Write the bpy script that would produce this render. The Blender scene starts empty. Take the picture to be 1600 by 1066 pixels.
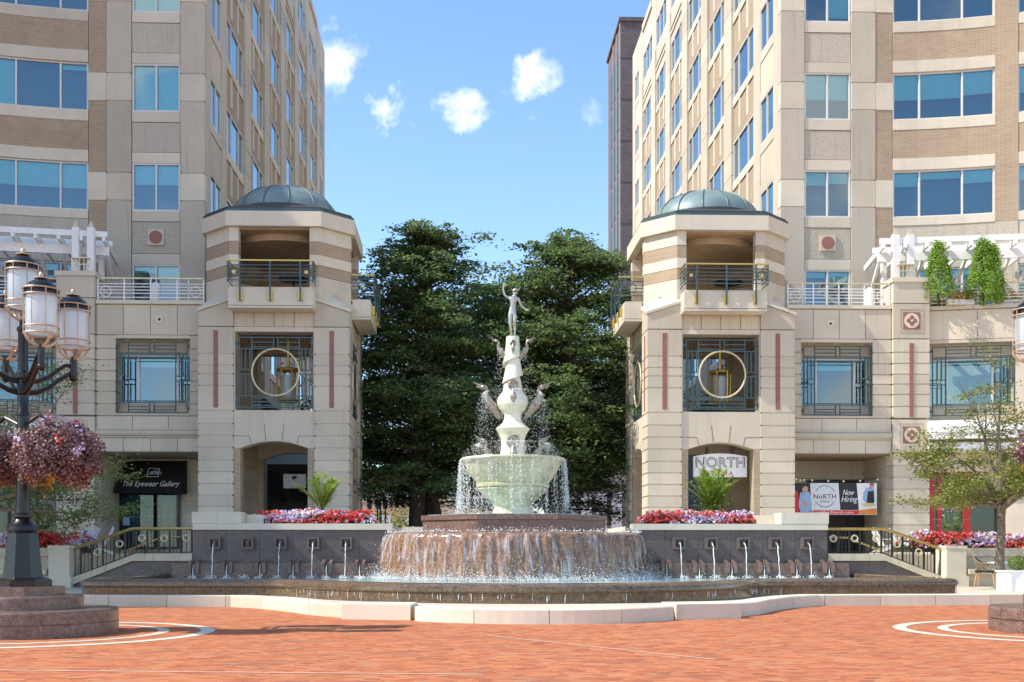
import bpy, math, random
import numpy as np
from mathutils import Vector, Matrix
random.seed(7)
RNG = np.random.default_rng(11)
R = math.radians
scene = bpy.context.scene
COL = scene.collection

# ------------------------------------------------------------------ camera
F, PX, HY, YAW = 1750.0, 775.0, 863.0, R(1.77)
CAM = Vector((-1.41, 0.0, 1.16))
cam_d = bpy.data.cameras.new('camera')
cam = bpy.data.objects.new('camera', cam_d); COL.objects.link(cam)
cam.location = CAM; cam.rotation_euler = (R(90), 0, -YAW)
cam_d.sensor_width = 36; cam_d.lens = F / 1600 * 36
cam_d.shift_x = (800 - PX) / 1600; cam_d.shift_y = (HY - 533) / 1600
cam_d.clip_start = 0.1; cam_d.clip_end = 3000
scene.camera = cam

def ray(px, py):
    u, w = (px - PX) / F, (HY - py) / F
    return Vector((u * math.cos(YAW) + math.sin(YAW), math.cos(YAW) - u * math.sin(YAW), w))
def P(px, py, Y):
    d = ray(px, py); t = Y / d.y
    return CAM + d * t
def WX(px, Y): return P(px, HY, Y).x
def WZ(px, py, Y): return P(px, py, Y).z

# ------------------------------------------------------------------ world, sun
SUN_DIR = Vector((-1.0, -0.21, 1.02)).normalized()
elev = math.asin(SUN_DIR.z); azim = math.atan2(SUN_DIR.x, SUN_DIR.y)
world = bpy.data.worlds.new("World"); scene.world = world; world.use_nodes = True
nt = world.node_tree; nt.nodes.clear()
def wn(t, **k):
    n = nt.nodes.new(t)
    for a, b in k.items(): setattr(n, a, b)
    return n
wout = wn('ShaderNodeOutputWorld'); wbg = wn('ShaderNodeBackground'); wsky = wn('ShaderNodeTexSky')
wsky.sky_type = 'NISHITA'; wsky.sun_disc = False; wsky.sun_elevation = elev; wsky.sun_rotation = azim
wsky.air_density = 1.0; wsky.dust_density = 0.3; wsky.ozone_density = 2.0; wsky.altitude = 100
wbg.inputs['Strength'].default_value = 0.15
tc = wn('ShaderNodeTexCoord')
def wmath(op, a, b=None, clamp=False):
    n = wn('ShaderNodeMath', operation=op, use_clamp=clamp)
    for i, x in enumerate((a, b)):
        if x is None: continue
        if isinstance(x, (int, float)): n.inputs[i].default_value = x
        else: nt.links.new(x, n.inputs[i])
    return n.outputs[0]
nz = wn('ShaderNodeTexNoise'); nz.inputs['Scale'].default_value = 24; nz.inputs['Detail'].default_value = 9; nz.inputs['Roughness'].default_value = .62
nt.links.new(tc.outputs['Generated'], nz.inputs['Vector'])
nz2 = wn('ShaderNodeTexNoise'); nz2.inputs['Scale'].default_value = 45; nz2.inputs['Detail'].default_value = 7
nt.links.new(tc.outputs['Generated'], nz2.inputs['Vector'])
warp = wn('ShaderNodeVectorMath', operation='MULTIPLY_ADD')
nt.links.new(nz.outputs['Color'], warp.inputs[0]); warp.inputs[1].default_value = (.085, .085, .085)
nt.links.new(tc.outputs['Generated'], warp.inputs[2])
warp2 = wn('ShaderNodeVectorMath', operation='SUBTRACT'); nt.links.new(warp.outputs[0], warp2.inputs[0]); warp2.inputs[1].default_value = (.0425,) * 3
cl = None
for (cx, cy, rw, sq, dens) in ((724, 165, 38, 1.0, 1.0), (838, 112, 40, 1.5, 1.0), (600, 185, 28, 1.15, .9), (508, 95, 44, .85, 1.0),
                               (826, 160, 18, 1.8, .55), (920, 172, 25, 1.0, .5), (790, 122, 12, 1.5, .3), (585, 205, 16, 1.5, .45), (636, 195, 12, 1.5, .4)):
    c = ray(cx, cy).normalized()
    sub = wn('ShaderNodeVectorMath', operation='SUBTRACT'); nt.links.new(warp2.outputs[0], sub.inputs[0]); sub.inputs[1].default_value = c
    mul = wn('ShaderNodeVectorMath', operation='MULTIPLY'); nt.links.new(sub.outputs[0], mul.inputs[0]); mul.inputs[1].default_value = (1, 1, sq)
    ln = wn('ShaderNodeVectorMath', operation='LENGTH'); nt.links.new(mul.outputs[0], ln.inputs[0])
    r = rw / F * .76
    v = wmath('DIVIDE', ln.outputs['Value'], r)
    v = wmath('SUBTRACT', 1.3, v); v = wmath('MULTIPLY', v, .95 * dens, clamp=True)
    v = wmath('MULTIPLY', v, dens)
    cl = v if cl is None else wmath('MAXIMUM', cl, v)
det = wmath('MULTIPLY', wmath('SUBTRACT', nz2.outputs['Fac'], .22), 2.3, clamp=True)
cl = wmath('MULTIPLY', cl, wmath('ADD', wmath('MULTIPLY', det, .75), .28))
# broken cloud in the part of the sky behind the viewer, which the windows mirror
sep = wn('ShaderNodeSeparateXYZ'); nt.links.new(tc.outputs['Generated'], sep.inputs[0])
nz3 = wn('ShaderNodeTexNoise'); nz3.inputs['Scale'].default_value = 5.5; nz3.inputs['Detail'].default_value = 8
nt.links.new(tc.outputs['Generated'], nz3.inputs['Vector'])
back = wmath('MULTIPLY', wmath('MULTIPLY', sep.outputs['Y'], -3.0, clamp=True), wmath('MULTIPLY', wmath('SUBTRACT', nz3.outputs['Fac'], .53), 10.0, clamp=True))
cl = wmath('MAXIMUM', cl, back)
sat = wn('ShaderNodeHueSaturation'); sat.inputs['Saturation'].default_value = 1.08
nt.links.new(wsky.outputs[0], sat.inputs['Color'])
mixc = wn('ShaderNodeMix', data_type='RGBA'); nt.links.new(cl, mixc.inputs[0]); nt.links.new(sat.outputs[0], mixc.inputs[6])
mixc.inputs[7].default_value = (5.0, 5.05, 5.15, 1)
nt.links.new(mixc.outputs[2], wbg.inputs['Color']); nt.links.new(wbg.outputs[0], wout.inputs[0])
sun_d = bpy.data.lights.new('sun', 'SUN'); sun_d.energy = 3.3; sun_d.angle = R(.5); sun_d.color = (1.0, .93, .82)
sun = bpy.data.objects.new('sun', sun_d); COL.objects.link(sun); sun.location = (-40, -10, 60)
sun.rotation_euler = (-SUN_DIR).to_track_quat('-Z', 'Y').to_euler()
scene.view_settings.view_transform = 'Standard'; scene.view_settings.look = 'None'
scene.view_settings.exposure = 1.0; scene.view_settings.gamma = 1
scene.cycles.max_bounces = 10; scene.cycles.diffuse_bounces = 7; scene.cycles.transparent_max_bounces = 16

# ------------------------------------------------------------------ materials
class NB:
    def __init__(s, name):
        s.m = bpy.data.materials.new(name); s.m.use_nodes = True; s.t = s.m.node_tree; s.t.nodes.clear()
        s.out = s.n('ShaderNodeOutputMaterial'); s.b = s.n('ShaderNodeBsdfPrincipled'); s.l(s.b.outputs[0], s.out.inputs[0])
        s.tc = s.n('ShaderNodeTexCoord')
    def n(s, t, **k):
        x = s.t.nodes.new(t)
        for a, b in k.items(): setattr(x, a, b)
        return x
    def l(s, a, b): s.t.links.new(a, b)
    def noise(s, scale, detail=4, vec=None, rough=.55):
        x = s.n('ShaderNodeTexNoise'); x.inputs['Scale'].default_value = scale; x.inputs['Detail'].default_value = detail; x.inputs['Roughness'].default_value = rough
        s.l(vec or s.tc.outputs['Object'], x.inputs['Vector']); return x.outputs['Fac']
    def stretch(s, v):
        x = s.n('ShaderNodeMapping'); x.inputs['Scale'].default_value = v; s.l(s.tc.outputs['Object'], x.inputs['Vector']); return x.outputs[0]
    def ramp(s, fac, stops):
        x = s.n('ShaderNodeValToRGB'); e = x.color_ramp.elements
        while len(e) < len(stops): e.new(.5)
        for q, (p, c) in zip(e, stops): q.position = p; q.color = (*c, 1)
        s.l(fac, x.inputs[0]); return x.outputs[0]
    def mix(s, fac, a, b, mode='MIX'):
        x = s.n('ShaderNodeMix', data_type='RGBA', blend_type=mode)
        for i, v in ((0, fac), (6, a), (7, b)):
            if isinstance(v, (int, float)): x.inputs[i].default_value = v
            elif isinstance(v, tuple): x.inputs[i].default_value = (*v, 1)
            else: s.l(v, x.inputs[i])
        return x.outputs[2]
    def math(s, op, a, b=None, clamp=False):
        x = s.n('ShaderNodeMath', operation=op, use_clamp=clamp)
        for i, v in enumerate((a, b)):
            if v is None: continue
            if isinstance(v, (int, float)): x.inputs[i].default_value = v
            else: s.l(v, x.inputs[i])
        return x.outputs[0]
    def bump(s, h, strength=.3, dist=.02):
        x = s.n('ShaderNodeBump'); x.inputs['Strength'].default_value = strength; x.inputs['Distance'].default_value = dist
        s.l(h, x.inputs['Height']); s.l(x.outputs[0], s.b.inputs['Normal'])
    def base(s, c):
        if isinstance(c, tuple): s.b.inputs['Base Color'].default_value = (*c, 1)
        else: s.l(c, s.b.inputs['Base Color'])
    def set(s, **k):
        for a, v in k.items(): s.b.inputs[a.replace('_', ' ')].default_value = v
        return s

def mul(c, f): return tuple(min(1, x * f) for x in c)
M = {}
def stone(name, c, speck=.12, stain=.18, rough=.8, speck_scale=60):
    b = NB(name); a = b.noise(.7, 6); s2 = b.noise(speck_scale, 3); st = b.noise(1.0, 5, b.stretch((1.6, 1.6, .22)))
    col = b.ramp(a, [(.3, mul(c, .9)), (.7, mul(c, 1.06))])
    col = b.mix(speck, col, b.ramp(s2, [(.35, mul(c, .45)), (.6, mul(c, 1.25))]))
    col = b.mix(b.math('MULTIPLY', b.math('SUBTRACT', st, .55, True), stain * 4, True), col, mul(c, .55))
    ge = b.n('ShaderNodeNewGeometry'); col = b.mix(1.0, col, b.ramp(ge.outputs['Random Per Island'], [(0, (.86, .85, .83)), (.5, (.97, .97, .97)), (1, (1.05, 1.04, 1.02))]), 'MULTIPLY')
    dirt = b.noise(2.6, 7, b.stretch((2.2, 2.2, .12)), .7); col = b.mix(b.math('MULTIPLY', b.math('SUBTRACT', dirt, .54, True), stain * 10, True), col, mul(c, .5))
    b.base(col); b.set(Roughness=rough); b.bump(s2, .25, .01); M[name] = b.m
stone('cream', (.60, .53, .42))
stone('cream_smooth', (.66, .60, .485), .06, .12)
stone('precast', (.53, .475, .388), .4, .3, .85, 28)
stone('lime', (.62, .55, .41), .1, .35)
stone('plinth', (.2, .14, .125), .3, .3, .5)
def plain(name, c, rough=.6, metal=0.0, var=.12, scale=8, **k):
    b = NB(name); a = b.noise(scale, 5); b.base(b.ramp(a, [(.3, mul(c, 1 - var)), (.7, mul(c, 1 + var))])); b.set(Roughness=rough, Metallic=metal, **k); M[name] = b.m
plain('white_paint', (.8, .8, .79), .45, 0, .05)
plain('frame_white', (.66, .65, .62), .4, 0, .05)
plain('rail_green', (.055, .1, .11), .4, .3)
plain('grille_green', (.04, .085, .09), .45, .3)
plain('black_metal', (.018, .02, .021), .3, .4)
plain('lamp_metal', (.010, .011, .012), .28, .15, .3, 14)
plain('brass', (.55, .40, .15), .35, .8)
plain('brass_pale', (.62, .55, .36), .4, .4)
plain('gold', (.62, .42, .09), .35, .7)
plain('cage_copper', (.50, .39, .28), .4, .35, .2)
plain('red_tile', (.30, .12, .09), .6)
plain('red_strip', (.27, .115, .09), .6)
plain('red_paint', (.6, .015, .02), .4)
plain('orange_print', (.75, .25, .05), .6)
plain('skin_print', (.55, .33, .24), .6)
plain('blue_print', (.3, .45, .68), .6)
plain('dark_print', (.02, .022, .026), .6)
plain('grey_print', (.66, .68, .72), .6)
plain('white_print', (.82, .82, .82), .6)
plain('bread_print', (.68, .5, .27), .6)
plain('black_canvas', (.008, .008, .009), .85)
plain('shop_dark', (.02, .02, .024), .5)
plain('interior_dark', (.022, .075, .10), .8)
plain('blind', (.62, .78, .76), .8, 0, .05)
plain('shop_inside', (.22, .17, .1), .8, 0, .6, 2)
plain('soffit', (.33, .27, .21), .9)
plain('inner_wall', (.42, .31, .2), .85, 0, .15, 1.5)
plain('blue_cloth', (.06, .12, .5), .9)
plain('wicker', (.2, .15, .1), .7, 0, .4, 60)
plain('wood', (.5, .28, .12), .5, 0, .25, 20)
plain('roof_dark', (.05, .055, .055), .5, .2)
plain('dark_stone', (.10, .085, .09), .8, 0, .25, 3)
plain('dark_stone_edge', (.21, .19, .19), .8, 0, .2, 3)
plain('bulb', (.9, .75, .45), .3)
plain('pale_joint', (.58, .36, .26), .85)
plain('soil', (.05, .035, .025), .95)
plain('canopy_white', (.75, .75, .75), .6)
plain('bark', (.07, .05, .037), .95, 0, .45, 9)
plain('bark_light', (.20, .165, .125), .95, 0, .45, 12)
plain('verd_dome', (.185, .26, .27), .5, .2, .16, 2.2)
plain('verd_seam', (.1, .15, .145), .5, .2)
plain('bronze', (.34, .30, .25), .38, .7, .35, 14)
plain('statue_metal', (.45, .46, .42), .34, .6, .3, 10)
plain('stem', (.09, .18, .04), .7)
plain('tan_far', (.42, .33, .26), .9)
plain('pale_far', (.5, .55, .62), .8)

def brick(name, c1, c2, mortar, w=.23, h=.075):
    b = NB(name); sx = b.n('ShaderNodeSeparateXYZ'); b.l(b.tc.outputs['Object'], sx.inputs[0])
    u = b.math('ADD', sx.outputs[0], sx.outputs[1]); cb = b.n('ShaderNodeCombineXYZ'); b.l(u, cb.inputs[0]); b.l(sx.outputs[2], cb.inputs[1])
    t = b.n('ShaderNodeTexBrick'); b.l(cb.outputs[0], t.inputs['Vector']); t.inputs['Scale'].default_value = 1
    t.inputs['Brick Width'].default_value = w; t.inputs['Row Height'].default_value = h; t.inputs['Mortar Size'].default_value = .009
    t.inputs['Color1'].default_value = (*c1, 1); t.inputs['Color2'].default_value = (*c2, 1); t.inputs['Mortar'].default_value = (*mortar, 1)
    a = b.noise(.9, 5); col = b.mix(.3, t.outputs[0], b.ramp(a, [(.3, mul(c1, .75)), (.7, mul(c2, 1.2))]))
    b.base(col); b.set(Roughness=.85); b.bump(t.outputs['Fac'], -.3, .01); M[name] = b.m
brick('tan_brick', (.315, .232, .155), (.395, .30, .205), (.52, .43, .32))
brick('dark_brick', (.10, .085, .095), (.14, .12, .13), (.08, .075, .08), .6, .2)

def granite(name, c, streak, rough=.25, scale=3, vein=.5):
    b = NB(name); a = b.noise(scale, 9, None, .7); g = b.noise(55, 3, None, .7); g2 = b.noise(14, 5, None, .7)
    dv = b.n('ShaderNodeMapping'); dv.inputs['Rotation'].default_value = (0, R(35), 0); dv.inputs['Scale'].default_value = (.7, .7, 5); b.l(b.tc.outputs['Object'], dv.inputs['Vector'])
    w = b.noise(1.1, 7, dv.outputs[0], .65)
    col = b.ramp(a, [(.32, mul(c, .55)), (.5, c), (.66, streak)])
    col = b.mix(b.math('MULTIPLY', b.math('SUBTRACT', w, .52, True), 5 * vein, True), col, mul(streak, 1.35))
    col = b.mix(b.math('MULTIPLY', b.math('SUBTRACT', .46, w, True), 5 * vein, True), col, mul(c, .45))
    col = b.mix(.5, col, b.ramp(g, [(.36, mul(c, .2)), (.5, c), (.64, mul(streak, 1.9))]))
    col = b.mix(.3, col, b.ramp(g2, [(.38, mul(c, .3)), (.62, mul(streak, 1.5))]))
    b.base(col); b.set(Roughness=rough); b.bump(g, .15, .005); M[name] = b.m
granite('granite', (.098, .085, .086), (.15, .112, .10), .35)
granite('granite_red', (.125, .082, .07), (.23, .145, .115), .3, 3, .8)
granite('granite_wet', (.15, .08, .05), (.36, .205, .12), .1, 3, .4)
granite('granite_lip', (.075, .058, .042), (.185, .12, .07), .1, 2, .7)

# brick plaza
b = NB('plaza_brick')
t = b.n('ShaderNodeTexBrick'); b.l(b.tc.outputs['Object'], t.inputs['Vector']); t.inputs['Scale'].default_value = 1
t.inputs['Brick Width'].default_value = .2; t.inputs['Row Height'].default_value = .1; t.inputs['Mortar Size'].default_value = .004; t.inputs['Bias'].default_value = -.1
t.inputs['Color1'].default_value = (.42, .14, .068, 1); t.inputs['Color2'].default_value = (.30, .09, .05, 1); t.inputs['Mortar'].default_value = (.20, .12, .085, 1)
vo = b.n('ShaderNodeTexVoronoi'); vo.inputs['Scale'].default_value = 1; vo.feature = 'F1'; vo.distance = 'CHEBYCHEV'
b.l(b.stretch((6.5, 11, 1)), vo.inputs['Vector'])
col = b.mix(.72, t.outputs[0], b.ramp(vo.outputs['Color'], [(.05, (.13, .055, .045)), (.25, (.33, .105, .06)), (.5, (.47, .155, .068)), (.75, (.56, .25, .13)), (.93, (.33, .23, .17))]))
col = b.mix(b.math('MULTIPLY', b.noise(.35, 6), .38), col, (.50, .185, .085))
col = b.mix(b.math('MULTIPLY', b.math('SUBTRACT', b.noise(1.3, 8, b.stretch((.5, 1.6, 1))), .54, True), 4, True), col, (.26, .12, .085))
b.base(b.mix(1.0, col, (1.0, .97, .88), 'MULTIPLY')); b.set(Roughness=.85); b.b.inputs['Specular IOR Level'].default_value = .2; b.bump(t.outputs['Fac'], -.35, .008); M['plaza_brick'] = b.m

# glass
def glass(name, tint, refl=.35, dark=(.02, .06, .08)):
    b = NB(name); tr = b.n('ShaderNodeBsdfTransparent'); tr.inputs[0].default_value = (*tint, 1)
    gl = b.n('ShaderNodeBsdfGlossy'); gl.inputs['Color'].default_value = (.72, .88, .95, 1); gl.inputs['Roughness'].default_value = .02
    h = b.noise(.35, 2); bp = b.n('ShaderNodeBump'); bp.inputs['Strength'].default_value = .12; bp.inputs['Distance'].default_value = .05; b.l(h, bp.inputs['Height']); b.l(bp.outputs[0], gl.inputs['Normal'])
    fr = b.n('ShaderNodeFresnel'); fr.inputs[0].default_value = 1.6
    fac = b.math('ADD', b.math('MULTIPLY', fr.outputs[0], 1.35), refl, True)
    mx = b.n('ShaderNodeMixShader'); b.l(fac, mx.inputs[0]); b.l(tr.outputs[0], mx.inputs[1]); b.l(gl.outputs[0], mx.inputs[2]); b.l(mx.outputs[0], b.out.inputs[0]); M[name] = b.m
glass('office_glass', (.48, .80, .84), .15)
glass('shop_glass', (.6, .75, .75), .0)
b = NB('lamp_glass'); b.base((.76, .85, .91)); b.set(Roughness=.25); b.b.inputs['Transmission Weight'].default_value = .0
tl = b.n('ShaderNodeBsdfTranslucent'); tl.inputs[0].default_value = (.80, .90, .96, 1); ms = b.n('ShaderNodeMixShader'); ms.inputs[0].default_value = .55
b.l(b.b.outputs[0], ms.inputs[1]); b.l(tl.outputs[0], ms.inputs[2]); b.l(ms.outputs[0], b.out.inputs[0]); M['lamp_glass'] = b.m

# water
def watermat(name, c, alpha_noise=None, lo=.45, gain=4):
    b = NB(name); b.base(c); b.set(Roughness=.12)
    if alpha_noise:
        v = b.noise(alpha_noise[0], 9, b.stretch(alpha_noise[1]), .68); a = b.math('MULTIPLY', b.math('SUBTRACT', v, lo), gain, True)
        tr = b.n('ShaderNodeBsdfTransparent'); ms = b.n('ShaderNodeMixShader'); b.l(a, ms.inputs[0]); b.l(tr.outputs[0], ms.inputs[1]); b.l(b.b.outputs[0], ms.inputs[2]); b.l(ms.outputs[0], b.out.inputs[0])
        b.bump(v, .6, .03)
    M[name] = b.m
watermat('water_spray', (.82, .87, .88))
watermat('water_sheet', (.66, .66, .70), (1.0, (7, 7, 1.0)), .49, 3.6)
watermat('water_curtain', (.84, .87, .85), (1.0, (16, 16, 1.6)), .60, 5)
b = NB('pool_water'); nA = b.noise(6, 5); nB = b.noise(1.2, 5, None, .7)
b.base(b.mix(b.math('MULTIPLY', b.math('SUBTRACT', nB, .40), 4, True), (.16, .32, .33), (.70, .78, .76))); b.set(Roughness=.08); b.bump(nA, .5, .05); M['pool_water'] = b.m
# bowl: white marble with green algae
b = NB('marble'); a = b.noise(2.0, 6); s_ = b.noise(1.3, 6, b.stretch((3, 3, .35))); v = b.noise(6, 8)
col = b.ramp(a, [(.3, (.66, .68, .52)), (.65, (.80, .79, .66))]); col = b.mix(b.math('MULTIPLY', b.math('SUBTRACT', s_, .5, True), 2.4, True), col, (.40, .45, .24))
col = b.mix(b.math('MULTIPLY', b.math('SUBTRACT', v, .62, True), 4, True), col, (.3, .33, .22)); b.base(col); b.set(Roughness=.3); b.bump(v, .15, .02); M['marble'] = b.m
b = NB('marble_algae'); a = b.noise(1.6, 7); s_ = b.noise(1.0, 7, b.stretch((3.2, 3.2, .4)))
col = b.ramp(a, [(.3, (.36, .36, .19)), (.5, (.55, .54, .36)), (.7, (.70, .68, .52))]); col = b.mix(b.math('MULTIPLY', b.math('SUBTRACT', s_, .5, True), 2.2, True), col, (.74, .76, .66))
b.base(col); b.set(Roughness=.2); b.bump(s_, .3, .03); M['marble_algae'] = b.m
# leaves
def leaf(name, c1, c2, trans=.35, rough=.5):
    b = NB(name); g = b.n('ShaderNodeNewGeometry'); col = b.ramp(g.outputs['Random Per Island'], [(0, c1), (.55, tuple((x + y) / 2 for x, y in zip(c1, c2))), (1, c2)])
    b.base(col); b.set(Roughness=rough); tl = b.n('ShaderNodeBsdfTranslucent'); b.l(col, tl.inputs[0]); ms = b.n('ShaderNodeMixShader'); ms.inputs[0].default_value = trans
    b.l(b.b.outputs[0], ms.inputs[1]); b.l(tl.outputs[0], ms.inputs[2]); b.l(ms.outputs[0], b.out.inputs[0]); M[name] = b.m
leaf('leaf_dark', (.075, .145, .06), (.18, .26, .10), .5)
leaf('leaf_light', (.10, .19, .03), (.25, .33, .06))
leaf('leaf_mid', (.14, .22, .065), (.29, .35, .12), .5)
leaf('leaf_autumn', (.16, .20, .03), (.42, .33, .10))
leaf('leaf_bed', (.03, .09, .02), (.09, .2, .04))
leaf('leaf_palm', (.16, .27, .03), (.38, .47, .08))
leaf('leaf_cone', (.12, .27, .02), (.32, .47, .06))
leaf('leaf_maroon', (.10, .042, .048), (.37, .225, .22), .2)
leaf('leaf_rust', (.22, .07, .02), (.55, .24, .04), .2)
leaf('leaf_yellow', (.45, .26, .02), (.65, .50, .06))
leaf('petal_red', (.58, .03, .045), (.78, .13, .11), .25)
leaf('petal_coral', (.70, .14, .10), (.80, .28, .22), .25)
leaf('petal_pink', (.68, .28, .42), (.82, .5, .6), .25)
leaf('petal_lilac', (.60, .46, .74), (.80, .72, .86), .25)
leaf('petal_white', (.75, .72, .78), (.85, .82, .85), .25)

# ------------------------------------------------------------------ mesh builder
class MB:
    def __init__(s, mx=1):
        s.v = []; s.f = []; s.mi = []; s.mx = mx; s.T = None; s.cur = 0
    def _add(s, vs, fs, m=None):
        o = len(s.v); T = s.T
        for p in vs:
            p = Vector(p)
            if T is not None: p = T @ p
            s.v.append((p.x * s.mx, p.y, p.z))
        m = s.cur if m is None else m
        for f in fs:
            f = [i + o for i in f]
            if s.mx < 0: f.reverse()
            s.f.append(f); s.mi.append(m)
    def box(s, x0, x1, y0, y1, z0, z1, m=None):
        if x0 > x1: x0, x1 = x1, x0
        if y0 > y1: y0, y1 = y1, y0
        if z0 > z1: z0, z1 = z1, z0
        s._add([(x0, y0, z0), (x1, y0, z0), (x1, y1, z0), (x0, y1, z0), (x0, y0, z1), (x1, y0, z1), (x1, y1, z1), (x0, y1, z1)],
               [(0, 3, 2, 1), (4, 5, 6, 7), (0, 1, 5, 4), (1, 2, 6, 5), (2, 3, 7, 6), (3, 0, 4, 7)], m)
    def prism(s, pts, z0, z1, m=None, top=None):
        n = len(pts); a = sum(pts[i][0] * pts[(i + 1) % n][1] - pts[(i + 1) % n][0] * pts[i][1] for i in range(n))
        if a < 0: pts = pts[::-1]; top = top[::-1] if top else None
        tp = top or pts
        zz = z1 if isinstance(z1, (list, tuple)) else [z1] * n
        s._add([(x, y, z0) for x, y in pts] + [(x, y, z) for (x, y), z in zip(tp, zz)],
               [list(range(n))[::-1], list(range(n, 2 * n))] + [(i, (i + 1) % n, n + (i + 1) % n, n + i) for i in range(n)], m)
    def slab(s, pts, y0, y1, m=None):       # polygon in XZ pushed through from y0 to y1
        n = len(pts); a = sum(pts[i][0] * pts[(i + 1) % n][1] - pts[(i + 1) % n][0] * pts[i][1] for i in range(n))
        if a < 0: pts = pts[::-1]
        s._add([(x, y0, z) for x, z in pts] + [(x, y1, z) for x, z in pts],
               [list(range(n)), list(range(n, 2 * n))[::-1]] + [((i + 1) % n, i, n + i, n + (i + 1) % n) for i in range(n)], m)
    def tube(s, path, r, n=8, m=None, caps=True):
        path = [Vector(p) for p in path]; k = len(path); rr = r if isinstance(r, (list, tuple)) else [r] * k
        up = Vector((0, 0, 1)); vs = []; prev = None
        for i, p in enumerate(path):
            t = (path[min(i + 1, k - 1)] - path[max(i - 1, 0)]).normalized()
            if prev is None:
                a = up if abs(t.z) < .9 else Vector((1, 0, 0)); u = t.cross(a).normalized()
            else:
                u = (prev - t * prev.dot(t)); u = u.normalized() if u.length > 1e-6 else t.orthogonal().normalized()
            prev = u; w = t.cross(u)
            for j in range(n):
                q = 2 * math.pi * j / n; vs.append(p + (u * math.cos(q) + w * math.sin(q)) * rr[i])
        fs = [(i * n + j, i * n + (j + 1) % n, (i + 1) * n + (j + 1) % n, (i + 1) * n + j) for i in range(k - 1) for j in range(n)]
        if caps: fs += [tuple(range(n))[::-1], tuple(range((k - 1) * n, k * n))]
        s._add(vs, fs, m)
    def bar(s, p, q, w, h=None, m=None):      # rectangular bar
        p, q = Vector(p), Vector(q); h = h or w; t = (q - p).normalized()
        a = Vector((0, 0, 1)) if abs(t.z) < .95 else Vector((0, 1, 0)); u = t.cross(a).normalized() * (w / 2); v = u.cross(t).normalized() * (h / 2)
        s._add([p - u - v, p + u - v, p + u + v, p - u + v, q - u - v, q + u - v, q + u + v, q - u + v],
               [(0, 3, 2, 1), (4, 5, 6, 7), (0, 1, 5, 4), (1, 2, 6, 5), (2, 3, 7, 6), (3, 0, 4, 7)], m)
    def lathe(s, prof, cx=0, cy=0, n=32, m=None, fn=None, a0=0):
        vs = []; k = len(prof)
        for r, z in prof:
            for j in range(n):
                q = 2 * math.pi * j / n + a0; rr = fn(r, z, q) if fn else r; vs.append((cx + rr * math.cos(q), cy + rr * math.sin(q), z))
        fs = [(i * n + j, i * n + (j + 1) % n, (i + 1) * n + (j + 1) % n, (i + 1) * n + j) for i in range(k - 1) for j in range(n)]
        fs += [tuple(range(n))[::-1], tuple(range((k - 1) * n, k * n))]
        s._add(vs, fs, m)
    def ball(s, c, r, n=12, m=None, sz=1):
        c = Vector(c); k = max(4, n // 2); s.T0 = s.T
        prof = [(max(1e-4, r * math.sin(math.pi * i / k)), c.z - r * sz * math.cos(math.pi * i / k)) for i in range(k + 1)]
        s.lathe(prof, c.x, c.y, n, m)
    def ring(s, c, rad, r, axis='y', n=40, m=None, k=6):
        pts = []
        for i in range(n + 1):
            q = 2 * math.pi * i / n
            d = {'y': (math.cos(q), 0, math.sin(q)), 'z': (math.cos(q), math.sin(q), 0), 'x': (0, math.cos(q), math.sin(q))}[axis]
            pts.append(Vector(c) + Vector(d) * rad)
        s.tube(pts, r, k, m, caps=False)
    def mesh(s, name, mats, org=(0, 0, 0), smooth=False, ang=40):
        me = bpy.data.meshes.new(name); ox, oy, oz = org
        me.from_pydata([(x - ox, y - oy, z - oz) for x, y, z in s.v], [], s.f)
        for m in (mats if isinstance(mats, (list, tuple)) else [mats]): me.materials.append(M[m])
        if len(set(s.mi)) > 1 or (s.mi and s.mi[0]): me.polygons.foreach_set('material_index', s.mi)
        if smooth: me.shade_smooth(); me.set_sharp_from_angle(angle=R(ang))
        me.update(); return me

ORG = {}
def tag(o, label=None, cat=None, group=None, kind=None):
    if label: o['label'] = label
    if cat: o['category'] = cat
    if group: o['group'] = group
    if kind: o['kind'] = kind
def thing(name, label, cat, loc=(0, 0, 0), group=None):
    o = bpy.data.objects.new(name, None); COL.objects.link(o); o.location = loc; o.empty_display_size = .2; ORG[o] = Vector(loc); tag(o, label, cat, group); return o
def part(mb, name, mats, parent, smooth=False, label=None, ang=40):
    org = ORG[parent]; o = bpy.data.objects.new(name, mb.mesh(name, mats, org, smooth, ang)); COL.objects.link(o); o.parent = parent; ORG[o] = org
    if label: o['label'] = label
    return o
def solo(mb, name, mats, label, cat, loc=(0, 0, 0), group=None, smooth=False, kind=None, ang=40):
    o = bpy.data.objects.new(name, mb.mesh(name, mats, loc, smooth, ang)); COL.objects.link(o); o.location = loc; ORG[o] = Vector(loc); tag(o, label, cat, group, kind); return o
def struct(mb, name, mats, smooth=False, ang=40):
    o = bpy.data.objects.new(name, mb.mesh(name, mats, (0, 0, 0), smooth, ang)); COL.objects.link(o); o['kind'] = 'structure'; ORG[o] = Vector((0, 0, 0)); return o
def meshpart(me, name, parent, loc=(0, 0, 0), rz=0):       # place shared mesh data as a part, world position
    o = bpy.data.objects.new(name, me); COL.objects.link(o); o.parent = parent; o.location = Vector(loc) - ORG[parent]; o.rotation_euler = (0, 0, rz); ORG[o] = Vector(loc); return o
def child(me, name, parent):
    o = bpy.data.objects.new(name, me); COL.objects.link(o); o.parent = parent; return o
def copy_tree(o, parent=None):
    c = o.copy(); COL.objects.link(c); c.parent = parent
    for ch in o.children: copy_tree(ch, c)
    return c

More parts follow.
